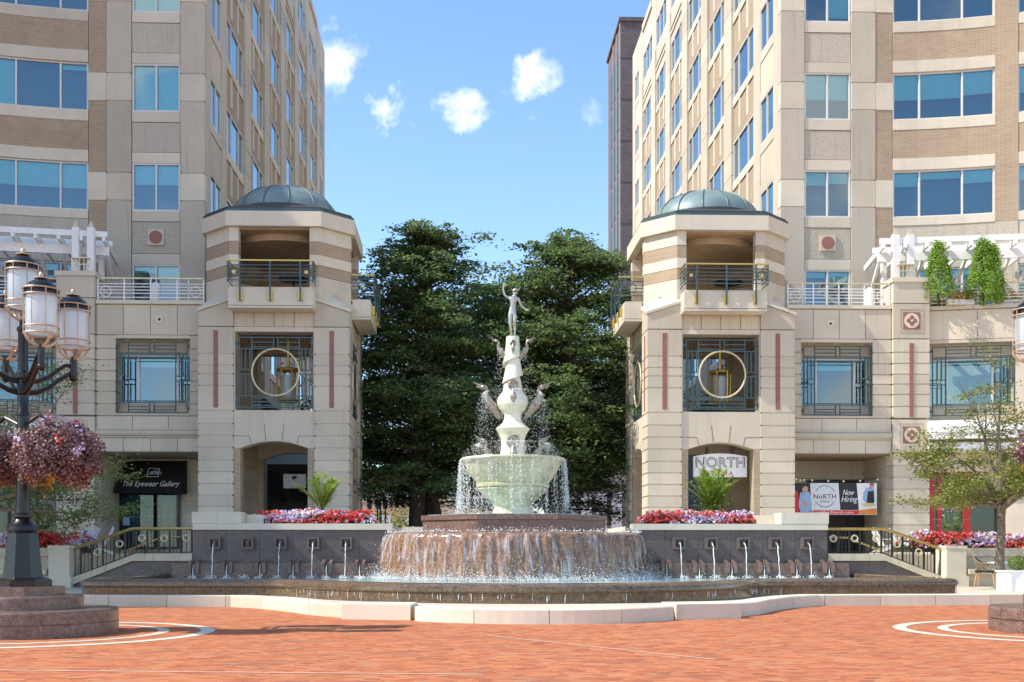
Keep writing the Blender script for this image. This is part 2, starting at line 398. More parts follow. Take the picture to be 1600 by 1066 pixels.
def text_mesh(txt, size, mat, depth=.004, shear=0, spacing=1.0, width=None, weight=0):
    cu = bpy.data.curves.new('lettering', 'FONT'); cu.body = txt; cu.size = size; cu.align_x = 'CENTER'; cu.align_y = 'CENTER'; cu.extrude = depth; cu.shear = shear; cu.space_character = spacing; cu.offset = weight
    o = bpy.data.objects.new('lettering', cu); COL.objects.link(o); dg = bpy.context.evaluated_depsgraph_get(); dg.update()
    me = bpy.data.meshes.new_from_object(o.evaluated_get(dg)); bpy.data.objects.remove(o); bpy.data.curves.remove(cu)
    me.name = 'lettering'; me.materials.clear(); me.materials.append(M[mat])
    co = np.zeros(len(me.vertices) * 3); me.vertices.foreach_get('co', co); co = co.reshape(-1, 3)
    sx = 1.0
    if width and len(co): sx = width / (co[:, 0].max() - co[:, 0].min())
    new = np.stack([co[:, 0] * sx, -co[:, 2], co[:, 1]], 1)     # stand upright facing -Y
    me.vertices.foreach_set('co', new.ravel()); me.update(); return me
def text_part(me, parent, loc, rz=0, rx=0):
    o = bpy.data.objects.new('lettering', me); COL.objects.link(o); o.parent = parent; o.location = Vector(loc) - ORG[parent]; o.rotation_euler = (rx, 0, rz); return o

# leaves: N small bent diamonds around given points
def leaf_mesh(name, mats, pts, size, flat=.5, var=.35, aspect=.55, mi=None, org=(0, 0, 0), nrm=None, up=None):
    pts = np.asarray(pts, float) - np.asarray(org, float); n = len(pts)
    a = RNG.uniform(0, 2 * np.pi, n); u = np.stack([np.cos(a), np.sin(a), RNG.normal(0, flat, n)], 1); u /= np.linalg.norm(u, axis=1)[:, None]
    w = RNG.normal(0, 1, (n, 3)); w[:, 2] += 0
    if nrm is not None: w = np.cross(nrm + RNG.normal(0, .5, (n, 3)), u)
    else:
        z = np.stack([RNG.normal(0, flat, n), RNG.normal(0, flat, n), np.ones(n)], 1); w = np.cross(z, u)
    w /= np.linalg.norm(w, axis=1)[:, None] + 1e-9
    sz = size * (1 + RNG.uniform(-var, var, n))[:, None]
    nn = np.cross(u, w)
    v = np.stack([pts - u * sz * .5, pts + w * sz * aspect * .5 + nn * sz * .08, pts + u * sz * .5, pts - w * sz * aspect * .5 + nn * sz * .08], 1).reshape(-1, 3)
    me = bpy.data.meshes.new(name); me.vertices.add(4 * n); me.vertices.foreach_set('co', v.ravel())
    me.loops.add(4 * n); me.loops.foreach_set('vertex_index', np.arange(4 * n, dtype=np.int32))
    me.polygons.add(n); me.polygons.foreach_set('loop_start', np.arange(0, 4 * n, 4, dtype=np.int32))
    for m in (mats if isinstance(mats, (list, tuple)) else [mats]): me.materials.append(M[m])
    if mi is not None: me.polygons.foreach_set('material_index', np.asarray(mi, dtype=np.int32))
    me.update(calc_edges=True); return me
def leaf_part(name, mats, pts, size, parent, **k):
    me = leaf_mesh(name, mats, pts, size, org=tuple(ORG[parent]), **k); o = bpy.data.objects.new(name, me); COL.objects.link(o); o.parent = parent; ORG[o] = ORG[parent]; return o
# ------------------------------------------------------------------ setting: ground
m = MB(); m._add([(-400, -60, 0), (400, -60, 0), (400, 900, 0), (-400, 900, 0)], [(0, 1, 2, 3)])
struct(m, 'ground', 'plaza_brick')
m = MB(); m.box(-60, 60, 31.2, 42.0, .02, 1.1); m.box(-5.6, 5.6, 42.0, 140, .02, 1.02); m.box(-60, -5.6, 42.0, 47, .02, 1.09); m.box(5.6, 60, 42.0, 47, .02, 1.09)
struct(m, 'terrace', 'cream')
LAMPS = ((-7.67, 16.2), (7.75, 16.2))
m = MB()
for lx, ly in LAMPS:
    for r0, r1 in ((2.46, 2.66), (1.86, 2.02)):
        n = 96
        vs = []
        for i in range(n):
            q = 2 * math.pi * i / n; c, s_ = math.cos(q), math.sin(q); vs += [(lx + r0 * c, ly + r0 * s_, .004), (lx + r1 * c, ly + r1 * s_, .004)]
        m._add(vs, [(2 * i, 2 * i + 1, (2 * i + 3) % (2 * n), (2 * i + 2) % (2 * n)) for i in range(n)])
struct(m, 'paving_ring', 'cream_smooth')
m = MB()
for (xa, ya), (xb, yb) in (((-1.06, 15.6), (1.33, 12.0)), ((5.6, 12.9), (9.5, 14.6)), ((-6.5, 11.2), (-1.2, 10.6))):
    d = Vector((xb - xa, yb - ya)).normalized() * .03; m._add([(xa - d.y, ya + d.x, .004), (xa + d.y, ya - d.x, .004), (xb + d.y, yb - d.x, .004), (xb - d.y, yb + d.x, .004)], [(0, 1, 2, 3)])
struct(m, 'paving_joint', 'pale_joint')

# ------------------------------------------------------------------ windows (shared meshes)
WIN = {}
def win_set(w, h, mulls, drops, fr=.07):
    key = (w, h, tuple(mulls), tuple(drops), fr)
    if key in WIN: return WIN[key]
    f = MB(); f.box(-w / 2, w / 2, -.05, .1, 0, fr); f.box(-w / 2, w / 2, -.05, .1, h - fr, h); f.box(-w / 2, -w / 2 + fr, -.047, .097, fr, h - fr); f.box(w / 2 - fr, w / 2, -.047, .097, fr, h - fr)
    for x in mulls: f.box(x - fr / 2, x + fr / 2, -.047, .097, fr, h - fr)
    g = MB(); xs = [-w / 2 + fr] + [x for q in mulls for x in (q - fr / 2, q + fr / 2)] + [w / 2 - fr]
    bl = MB()
    for i in range(0, len(xs), 2):
        g._add([(xs[i], .02, fr), (xs[i + 1], .02, fr), (xs[i + 1], .02, h - fr), (xs[i], .02, h - fr)], [(0, 1, 2, 3)])
        d = drops[(i // 2) % len(drops)]
        if d > 0: bl.box(xs[i] + .01, xs[i + 1] - .01, .13, .15, h - fr - d * (h - 2 * fr), h - fr)
    r = (f.mesh('window', 'frame_white'), g.mesh('pane', 'office_glass'), bl.mesh('blind', 'blind') if bl.v else None)
    WIN[key] = r; return r
def put_win(ws, parent, loc, rz, label=None):
    o = meshpart(ws[0], 'window', parent, loc, rz); child(ws[1], 'pane', o)
    if ws[2]: child(ws[2], 'blind', o)
    if label: o['label'] = label
    return o

CX, CY, CR = 14.98, 25.08, 22.0
def arc_pts(a, b, r0, r1, n=4):
    A = [R(a + (b - a) * i / n) for i in range(n + 1)]
    return [(CX + r0 * math.sin(q), CY + r0 * math.cos(q)) for q in A] + [(CX + r1 * math.sin(q), CY + r1 * math.cos(q)) for q in A[::-1]]
S0, SF = 15.36, 4.14
SILLS = [S0 + SF * k for k in range(6)]
ROOF = 40.3
curved_cache = {}
def curved_win(s, h, drops, span):
    key = (s, h, drops, span)
    if key in curved_cache: return curved_cache[key]
    f, g, bl = MB(s), MB(s), MB(s); r = CR + .12; fr = .07
    cuts = [-span / 2, -span / 2 + span * .27, -span / 2 + span * .69, span / 2]
    pt = lambda d, rr: (rr * math.sin(R(d)), rr * math.cos(R(d)) - r)
    for d in cuts:
        e = fr / 2 / r * 57.3; lo, hi = max(d - e, cuts[0]), min(d + e, cuts[-1])
        if d == cuts[0]: hi = d + 2 * e
        if d == cuts[-1]: lo = d - 2 * e
        f.prism([pt(lo, r - .05), pt(hi, r - .05), pt(hi, r + .1), pt(lo, r + .1)], 0, h)
    for i in range(3):
        a, b_ = cuts[i], cuts[i + 1]
        e = fr / r * 57.3; a2 = a + (e if i == 0 else e / 2); b2 = b_ - (e if i == 2 else e / 2)
        for z0, z1 in ((0, fr), (h - fr, h)): f.prism([pt(a2, r - .04), pt(b2, r - .04), pt(b2, r + .09), pt(a2, r + .09)], z0, z1)
        p, q = pt(a2, r + .02), pt(b2, r + .02); g._add([(*p, fr), (*q, fr), (*q, h - fr), (*p, h - fr)], [(0, 1, 2, 3)])
        d = drops[i]
        if d > 0: bl.prism([pt(a2, r + .13), pt(b2, r + .13), pt(b2, r + .15), pt(a2, r + .15)], h - fr - d * (h - 2 * fr), h - fr)
    rr = (f.mesh('window', 'frame_white'), g.mesh('pane', 'office_glass'), bl.mesh('blind', 'blind') if bl.v else None)
    curved_cache[key] = rr; return rr

def stack(mb, pts, cuts, mats=None, gap=.045, inset=.04):
    """ashlar: a core and one block per course with an open joint between"""
    cx = sum(p[0] for p in pts) / len(pts); cy = sum(p[1] for p in pts) / len(pts)
    core = []
    for x, y in pts:
        d = Vector((cx - x, cy - y)); d = d.normalized() * inset * 1.4; core.append((x + d.x, y + d.y))
    mb.prism(core, cuts[0], cuts[-1], 0)
    for i in range(len(cuts) - 1):
        mb.prism(pts, cuts[i] + gap / 2, cuts[i + 1] - gap / 2, mats[i] if mats else 0)
def rect(x0, x1, y0, y1): return [(x0, y0), (x1, y0), (x1, y1), (x0, y1)]

def tower(s):
    side = 'left' if s < 0 else 'right'
    lab = ('tall beige office tower on the left, front in shade, above the eyewear shop' if s < 0 else
           'tall beige office tower on the right, side sunlit, above the Now Hiring banner')
    t = thing('office_tower', lab, 'office building', (s * 14.5, 47, 0), 'office towers flanking the fountain')
    rnd = random.Random(5 if s < 0 else 9)
    st = MB(s)   # 0 precast 1 cream
    bk = MB(s)
    # ---- front strip
    for x0, x1 in ((12.1, 13.1), (15.13, 16.15)):
        cuts, mats = [9.5], []
        for S in SILLS: cuts += [S + .43, S + 1.58]; mats += [0, 1]
        cuts.append(ROOF); mats.append(0)
        stack(st, rect(x0, x1, 47.0, 47.42), cuts, mats)
    z = 9.5
    for S in SILLS:
        bk.box(16.17, 16.88, 47.02, 47.4, z, S + .42); st.box(16.16, 16.9, 47.0, 47.42, S + .43, S + 1.58, 1); z = S + 1.59
    bk.box(16.17, 16.88, 47.02, 47.4, z, ROOF - 1); st.box(16.16, 16.9, 47.0, 47.42, ROOF - .99, ROOF, 1)
    xa, xb = 13.125, 15.105
    for i, S in enumerate(SILLS):
        lo = (SILLS[i - 1] + 2.0) if i else 13.14
        st.box(xa, xb, 47.04, 47.4, S - .43, S - .002, 1); st.box(xa, xb, 47.06, 47.4, lo + .46, S - .455, 0); st.box(xa, xb, 47.04, 47.4, lo, lo + .435, 1)
    st.box(xa, xb, 47.04, 47.4, SILLS[-1] + 2, ROOF, 0)
    for i, S in enumerate(SILLS):
        d = rnd.choice(((.98, .98), (.5, .5), (.42, .42), (.97, .6), (.2, .2)))
        if i == 0: d = (.42, .42) if s < 0 else (.28, .24)
        if i == 1: d = (.98, .98) if s < 0 else (.55, .55)
        if i == 2: d = (.97, .97) if s < 0 else (.1, .9)
        put_win(win_set(1.98, 2.0, (0,), d), t, (s * 14.115, 47.12, S), 0)
    put_win(win_set(1.98, 2.42, (0,), (.1, .2)), t, (s * 14.115, 47.12, 10.72), 0, 'terrace door glazed in two leaves')
    # medallion under the lowest window
    md = MB(s); md.box(14.115 - .34, 14.115 + .34, 46.99, 47.06, 13.93, 14.6, 0)
    md.T = Matrix.Translation((14.115, 46.985, 14.265)) @ Matrix.Rotation(R(90), 4, 'X'); md.lathe([(.27, -.02), (.27, .02)], n=32, m=1); md.T = None
    part(md, 'medallion', ['cream', 'red_tile'], t)
    # ---- side facade (X = 12.1), bays running back
    st.prism(rect(12.1, 12.5, 47.43, 48.13), 9.5, ROOF, 2); st.prism(rect(12.1, 12.5, 50.32, 51.43), 9.5, ROOF, 2)
    st.prism(rect(12.1, 12.5, 84.4, 85.0), 9.5, ROOF, 2); st.prism(rect(12.1, 12.5, 86.9, 88), 9.5, ROOF, 2)
    for y0, y1 in ((48.15, 50.3), (85.02, 86.88)):
        lo = 9.5
        for S in [11.22] + SILLS:
            st.box(12.1, 12.5, y0, y1, S - .4, S - .003, 2); st.box(12.13, 12.5, y0, y1, lo + .42, S - .425, 2); st.box(12.1, 12.5, y0, y1, lo, lo + .4, 2); lo = S + 2.0
            d = rnd.choice((0, .15, .3, .5)); put_win(win_set(round(y1 - y0, 2), 2.0, (0,), (d, d)), t, (s * 12.16, (y0 + y1) / 2, S), R(-90) * s)
        st.box(12.1, 12.5, y0, y1, lo, ROOF, 2)
    for b_ in range(7):
        y0 = 51.43 if b_ == 0 else 49.9 + 5.5 * b_ + .02; y1 = (51.5 if b_ == 0 else 49.9 + 5.5 * b_ + 1.6)
        if b_ == 0: continue
        cuts = [9.5]
        for S in [11.22] + SILLS: cuts += [S + .43, S + 1.58]
        y1 = min(y1, 84.38)
        cuts = [c for c in cuts if c < ROOF - 5]; stack(st, rect(12.03, 12.5, y0, y1), cuts + [ROOF - 4.3], [2] * len(cuts), .03)
        st.prism(rect(12.1, 12.5, y0, y1), ROOF - 4.29, ROOF, 2)
    louvre_done = False
    for b_ in range(6):
        y0 = 51.46 + 5.5 * b_; y1 = 49.9 + 5.5 * (b_ + 1) if b_ < 5 else 82.9
        yc, w = (y0 + y1) / 2, round(y1 - y0 - .04, 2); lo = 9.5
        for i, S in enumerate([11.22] + SILLS):
            top = i == 6
            if top:
                st.box(12.12, 12.5, y0, y1, lo, lo + .5, 2); st.box(12.06, 12.5, y0, y1, lo + .52, lo + .7, 2); st.box(12.12, 12.5, y0, y1, lo + .72, lo + .95, 2); st.box(12.06, 12.5, y0, y1, lo + .97, lo + 1.15, 2); st.box(12.12, 12.5, y0, y1, lo + 1.17, S - .003, 2)
            else:
                st.box(12.1, 12.5, y0, y1, S - .36, S - .003, 1)
                bk.box(12.16, 12.5, y0, y1, lo + .37, S - .365)
                for fy in (.3, .68): st.box(12.12, 12.4, y0 + (y1 - y0) * fy - .16, y0 + (y1 - y0) * fy + .16, lo + .372, S - .367, 1)
                bk.box(12.13, 12.5, y0, y1, lo + .003, lo + .367)
            d = rnd.choice((0, 0, .12, .25, .4)); q = w * .2 if not top else w * .16
            put_win(win_set(w, 2.0, (-q * 1.15, q * 1.15), (d, 0, d)), t, (s * 12.17, yc, S), R(-90) * s)
            lo = S + 2.0
        st.box(12.12, 12.5, y0, y1, lo, ROOF - .5, 2); st.box(12.0, 12.5, y0, y1, ROOF - .49, ROOF, 2)
    # ---- curved wing; on the left its unseen far bays are shaped for their shadow
    ph = 5.0; k = 0
    for k in range(8):
        a, b_ = ph, ph + 10.7; vis = k < 2; H = ROOF if b_ < 70 else 33
        if s > 0 and k > 3: break
        sill_list = [11.0] + SILLS
        lo = 9.5
        for i, S in enumerate(sill_list):
            if S + 2 > H: break
            hh = 2.2 if i == 0 else 2.0
            if i <= 1:
                st.prism(arc_pts(a, b_, CR, CR + .4), lo + .003, S - .35, 0); st.prism(arc_pts(a, b_, CR - .03, CR + .4), S - .347, S, 1)
            else:
                st.prism(arc_pts(a, b_, CR - .02, CR + .4), S - .43, S, 1); bk.prism(arc_pts(a, b_, CR, CR + .4), lo + .5, S - .433); st.prism(arc_pts(a, b_, CR - .02, CR + .4), lo + .003, lo + .497, 1)
            if vis:
                dd = rnd.choice(((.6, .6, .6), (.5, .5, .35), (.3, .3, .3), (.95, .1, .1), (0, 0, 0)))
                if i == 1: dd = (.52, .52, .52) if s < 0 else (.3, .15, .28)
                if i == 2: dd = (.1, .0, .97) if s < 0 else (.55, .55, .5)
                ws = curved_win(s, hh, dd, 10.7); c = R((a + b_) / 2)
                put_win(ws, t, (s * (CX + (CR + .12) * math.sin(c)), CY + (CR + .12) * math.cos(c), S), -s * c)
            elif k < 5:
                bk.prism(arc_pts(a, b_, CR + .3, CR + .38), S, S + hh, 1)
            lo = S + hh
        bk.prism(arc_pts(a, b_, CR, CR + .4), lo, H)
        bk.prism(arc_pts(b_ + .003, b_ + 2.3, CR - .04, CR + .4), 15.0, H); st.prism(arc_pts(b_ + .003, b_ + 2.3, CR - .04, CR + .4), 9.5, 14.99, 0)
        ph = b_ + 2.303
    st.prism(arc_pts(5, ph, CR + .1, CR + .5, 24), 0, 9.5, 0)
    part(st, 'wall', ['precast', 'cream_smooth', 'cream'], t)
    part(bk, 'brick_wall', ['tan_brick', 'interior_dark'], t)
    co = MB(s); co.box(12.95, 17.2, 47.9, 87.6, 0, 40.1)
    A = arc_pts(5, 106 if s < 0 else 44, CR + .75, CR + 1.2, 30); co.prism(A, 0, 32.8)
    A = arc_pts(5, 64 if s < 0 else 40, CR + 1.21, CR + 9, 20); co.prism(A, 0, 40.1)
    if s < 0: A = arc_pts(64.3, 106, CR + 1.21, CR + 9, 20); co.prism(A, 0, 33)
    part(co, 'interior', 'interior_dark', t)
    # ---- podium wing in front of the tower
    po = MB(s)
    po.box(11.2, 15.28, 43, 43.4, 9.44, 10.58, 1) if False else None
    n = 4; xs = [11.2 + (15.28 - 11.2) * i / n for i in range(n + 1)]
    po.box(11.2, 15.28, 43.06, 43.5, 9.43, 10.6)
    for i in range(n): po.box(xs[i] + .012, xs[i + 1] - .012, 43.0, 43.058, 9.44, 10.55)
    po.box(11.2, 15.28, 42.95, 43.5, 10.602, 10.74, 1); po.box(11.2, 15.28, 43.4, 47.0, 10.3, 10.598)
    W0, W1 = 11.74, 14.55
    joint = [6.35, 6.8, 7.27, 7.67, 8.05, 8.47, 8.9, 9.42]
    stack(po, rect(11.2, W0, 43.0, 43.6), joint); stack(po, rect(W1, 15.28, 43.0, 43.6), joint)
    po.box(W0, W1, 43.0, 43.6, 9.3, 9.42)
    po.box(W0, W1, 43.45, 43.8, 8.76, 9.298); po.box(W0, W1, 43.45, 43.8, 6.42, 6.86); po.box(W0, W1, 43.0, 43.448, 6.36, 6.44)
    for i in range(3): po.box(11.2 + 4.08 / 3 * i + .01, 11.2 + 4.08 / 3 * (i + 1) - .01, 43.0, 43.5, 5.86, 6.335)
    po.box(11.2, 15.28, 43.05, 43.5, 5.1, 5.858)
    for i in range(4): po.box(xs[i] + .012, xs[i + 1] - .012, 43.0, 43.048, 5.0, 5.5)
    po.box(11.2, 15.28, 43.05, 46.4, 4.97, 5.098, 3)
    po.tube([(11.2, 43.0, 5.69), (15.28, 43.0, 5.69)], .12, 12); po.box(11.2, 15.28, 42.94, 43.049, 5.81, 5.85); po.box(11.2, 15.28, 42.96, 43.049, 5.53, 5.57)
    lb = MB(s)     # recessed shop wall at ground
    stack(lb, rect(11.2, 15.28, 46.0, 46.4), [1.1 + .55 * i for i in range(8)]); stack(lb, rect(15.28, 15.7, 43.5, 46.0), [1.1 + .43 * i for i in range(10)])
    part(lb, 'recessed_shop_wall', 'cream', t)
    # pier with tiles
    q0, q1 = 15.3, 16.72
    stack(po, rect(q0, q1, 42.85, 43.9), [1.1, 1.3] + [1.3 + .46 * i for i in range(1, 9)] + [5.02]); po.box(q0 - .04, q1 + .04, 42.83, 43.9, 5.03, 5.1)
    po.box(q0, q1, 42.85, 43.9, 5.12, 6.3); stack(po, rect(q0, q1, 42.85, 43.9), joint); po.box(q0, q1, 42.85, 43.9, 9.44, 10.78); po.box(q0, q1, 42.85, 43.9, 10.81, 11.62); po.box(q0 - .06, q1 + .06, 42.79, 43.96, 11.62, 11.8, 1)
    ti = MB(s)
    ti.box(15.93, 16.09, 42.82, 42.86, 6.4, 9.25, 1)
    for zc in (10.12, 5.7):
        ti.box(15.68, 16.34, 42.83, 42.86, zc - .33, zc + .33, 1)
        ti.T = Matrix.Translation((16.01, 42.825, zc)) @ Matrix.Rotation(R(90), 4, 'X'); ti.lathe([(.29, -.005), (.29, .012)], n=36, m=2)
        for a in range(4):
            c, d = math.cos(R(90 * a)), math.sin(R(90 * a)); ti.lathe([(.085, .012), (.085, .022)], .12 * c, .12 * d, 16, 1); ti.lathe([(.06, .022), (.005, .03)], .16 * c, .16 * d, 4, 1, a0=R(90 * a))
        ti.lathe([(.05, .02), (.05, .034)], 0, 0, 12, 2); ti.T = None
        for x0, x1, z0, z1 in ((15.55, 16.47, zc + .44, zc + .46), (15.55, 16.47, zc - .46, zc - .44), (15.55, 15.57, zc - .44, zc + .44), (16.45, 16.47, zc - .44, zc + .44)): ti.box(x0, x1, 42.835, 42.86, z0, z1, 0)
    part(ti, 'tile_ornament', ['precast', 'red_tile', 'cream_smooth'], t)
    # podium beyond the pier follows the curve of the plaza
    T = Matrix.Translation((16.72, 43.2, 0)) @ Matrix.Rotation(R(-12), 4, 'Z'); po.T = T
    L = 9.5
    po.box(0, L, .06, .5, 9.43, 10.6); po.box(0, L, -.05, .5, 10.602, 10.74, 1); po.box(0, L, .4, 3.2, 10.3, 10.598)
    for i in range(5): po.box(L / 5 * i + .012, L / 5 * (i + 1) - .012, 0, .058, 9.44, 10.55)
    po.box(0, .12, 0, .6, 6.3, 9.42); po.box(3.3, L, 0, .6, 6.3, 9.42); po.box(.12, 3.3, 0, .6, 9.3, 9.42)
    po.box(.12, 3.3, .45, .8, 8.76, 9.298); po.box(.12, 3.3, .45, .8, 6.3, 6.86); po.box(0, L, 0, .5, 5.5, 6.298); po.box(0, L, .05, .5, 5.0, 5.498)
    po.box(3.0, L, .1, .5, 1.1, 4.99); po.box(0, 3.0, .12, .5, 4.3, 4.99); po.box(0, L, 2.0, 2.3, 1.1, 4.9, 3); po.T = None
    part(po, 'podium_wall', ['cream', 'cream_smooth', 'lime', 'soffit'], t)
    dv = MB(s)
    for x in (12.9,):
        dv.T = Matrix.Translation((x, 42.99, 10.02)) @ Matrix.Rotation(R(90), 4, 'X'); dv.lathe([(.17, -.03), (.16, .02), (.05, -.01)], n=24); dv.T = None
    dv.T = T @ Matrix.Translation((1.95, -.01, 10.02)) @ Matrix.Rotation(R(90), 4, 'X'); dv.lathe([(.17, -.03), (.16, .02), (.05, -.01)], n=24); dv.T = None
    part(dv, 'wall_vent', 'cream_smooth', t, True)  # round disc vents in the parapet panels, not lamps
    w = W1 - W0
    put_win(win_set(round(w - .02, 2), 1.88, (-w * .24, w * .3), (.1, .22, .1)), t, (s * (W0 + W1) / 2, 43.52, 6.87), 0, 'wide shop window behind a bar grille')
    c = T @ Vector((1.71, .52, 6.87)); put_win(win_set(3.14, 1.88, (-.85, .85), (.0, .05, .0)), t, (s * c.x, c.y, c.z), -s * R(12))
    # grilles
    def grille(mb, T, w, h):
        mb.T = T
        X = lambda f: f * w; Z = lambda f: f * h; r = .022
        def vb(f, a, b): mb.bar((X(f), 0, Z(a)), (X(f), 0, Z(b)), .04)
        def hb(f, a, b): mb.bar((X(a), .003, Z(f)), (X(b), .003, Z(f)), .036)
        for f in (.045, .985): vb(f, .02, .96)
        for f in (.2, .835): vb(f, .02, .96)
        for f in (.49, .55): vb(f, .03, .17); vb(f, .8, .95)
        for f in (.10, .15): vb(f, .17, .45); vb(f, .5, .8)
        for f in (.9, .94): vb(f, .17, .45); vb(f, .5, .8)
        for f in (.025, .155, .175, .79, .81, .95): hb(f, .045, .985)
        for f in (.75,): hb(f, .2, .835)
        for f in (.06, .1, .86, .91): hb(f, .2, .49); hb(f, .55, .835)
        for f in (.44, .505): hb(f, .0, .2); hb(f, .835, 1)
        for f in (.08, .9):
            for g_ in (.02, .985): mb.box(X(g_) - .06, X(g_) + .06, -.06, .06, Z(f) - .04, Z(f) + .04)
        mb.T = None
    gr = MB(s); grille(gr, Matrix.Translation((W0, 43.08, 6.42)), w, 2.88)
    part(gr, 'window_grille', 'grille_green', t)
    gr = MB(s); grille(gr, T @ Matrix.Translation((.12, .08, 6.42)), 3.18, 2.88); part(gr, 'window_grille', 'grille_green', t)
    # soffit lights
    sl = MB(s)
    for x in (12.1, 13.15, 14.2):
        for z in (9.26, 6.46): sl.ball((x, 43.2, z), .03, 8)
    part(sl, 'soffit_light', 'bulb', t)
    # terrace railing
    def rail(mb, A, B, z0, h, posts, mtl=0, brass=1, ends=True):
        A, B = Vector((*A, z0)), Vector((*B, z0)); d = (B - A); Ln = d.length; d.normalize()
        mb.bar(A + Vector((0, 0, h)), B + Vector((0, 0, h)), .07, .05, brass)
        for f in (.1, .28, .42, .56, .70): mb.bar(A + Vector((0, 0, h * f + .05)), B + Vector((0, 0, h * f + .05)), .03, .03, mtl)
        for i in range(posts + 1):
            p = A + d * (Ln * i / posts); mb.bar(p, p + Vector((0, 0, h - .03)), .045, .045, mtl)
        if ends:
            for f in (.3, Ln - .3):
                c_ = A + d * f + Vector((0, 0, h * .42)); pts = []
                for i in range(25):
                    q = 2 * math.pi * i / 24; pts.append(c_ + d * (.2 * math.cos(q)) + Vector((0, 0, .2 * math.sin(q))))
                mb.tube(pts, .016, 5, mtl, caps=False); mb.ball(c_, .05, 8, brass)
                mb.bar(c_ + d * .27 - Vector((0, 0, .33)), c_ + d * .27 + Vector((0, 0, .5)), .03, .03, mtl)
    rl = MB(s); rail(rl, (11.25, 43.1), (15.25, 43.1), 10.74, .86, 4); part(rl, 'terrace_railing', ['white_paint', 'brass_pale'], t)
    rl = MB(s); a, b_ = T @ Vector((.05, .1, 0)), T @ Vector((L, .1, 0)); rail(rl, (a.x, a.y), (b_.x, b_.y), 10.74, .86, 5); part(rl, 'terrace_railing', ['white_paint', 'brass_pale'], t)
    # ---- pergola on the pier
    pg = MB(s)
    for x in (15.55, 16.12):
        pg.box(x - .13, x + .13, 43.15, 43.41, 11.8, 13.55); pg.prism(rect(x - .11, x + .11, 43.17, 43.39), 13.55, 13.8, 1, [(x - .03, 43.25), (x + .03, 43.25), (x + .03, 43.31), (x - .03, 43.31)])
        pg.box(x - .09, x + .09, 44.4, 44.6, 10.74, 13.2)
    T2 = Matrix.Translation((15.1, 43.45, 0)) @ Matrix.Rotation(R(-9), 4, 'Z'); pg.T = T2
    LL = 8.5
    pg.box(-.1, LL, -.06, .06, 13.24, 13.46); pg.box(-.1, LL, .42, .54, 12.66, 13.02) ; pg.box(-.1, LL, 1.3, 1.42, 13.24, 13.46)
    for i in range(11):
        x = -.05 + .82 * i; pg.box(x, x + .1, -.3, 3.4, 13.02, 13.238)
        if i % 1 == 0: pg.bar((x + .05, .5, 12.75), (x + .05, 1.9, 12.05), .1, .16)
    pg.T = None
    part(pg, 'pergola', ['white_paint', 'brass_pale'], t)
    bx = MB(s)
    for x0, x1, z0, z1 in ((15.55, 16.2, 11.8, 11.84), (15.55, 16.2, 12.32, 12.36)): bx.box(x0, x1, 42.95, 43.6, z0, z1)
    for i in range(5):
        for y in (42.96, 43.59): bx.box(15.56 + .155 * i, 15.585 + .155 * i, y - .01, y + .01, 11.84, 12.32)
    bx.box(15.55, 16.2, 42.955, 42.975, 12.06, 12.09)
    part(bx, 'pier_lantern_cage', 'brass_pale', t)
    return t, T
TL, TMAT = tower(-1); TR, _ = tower(1)

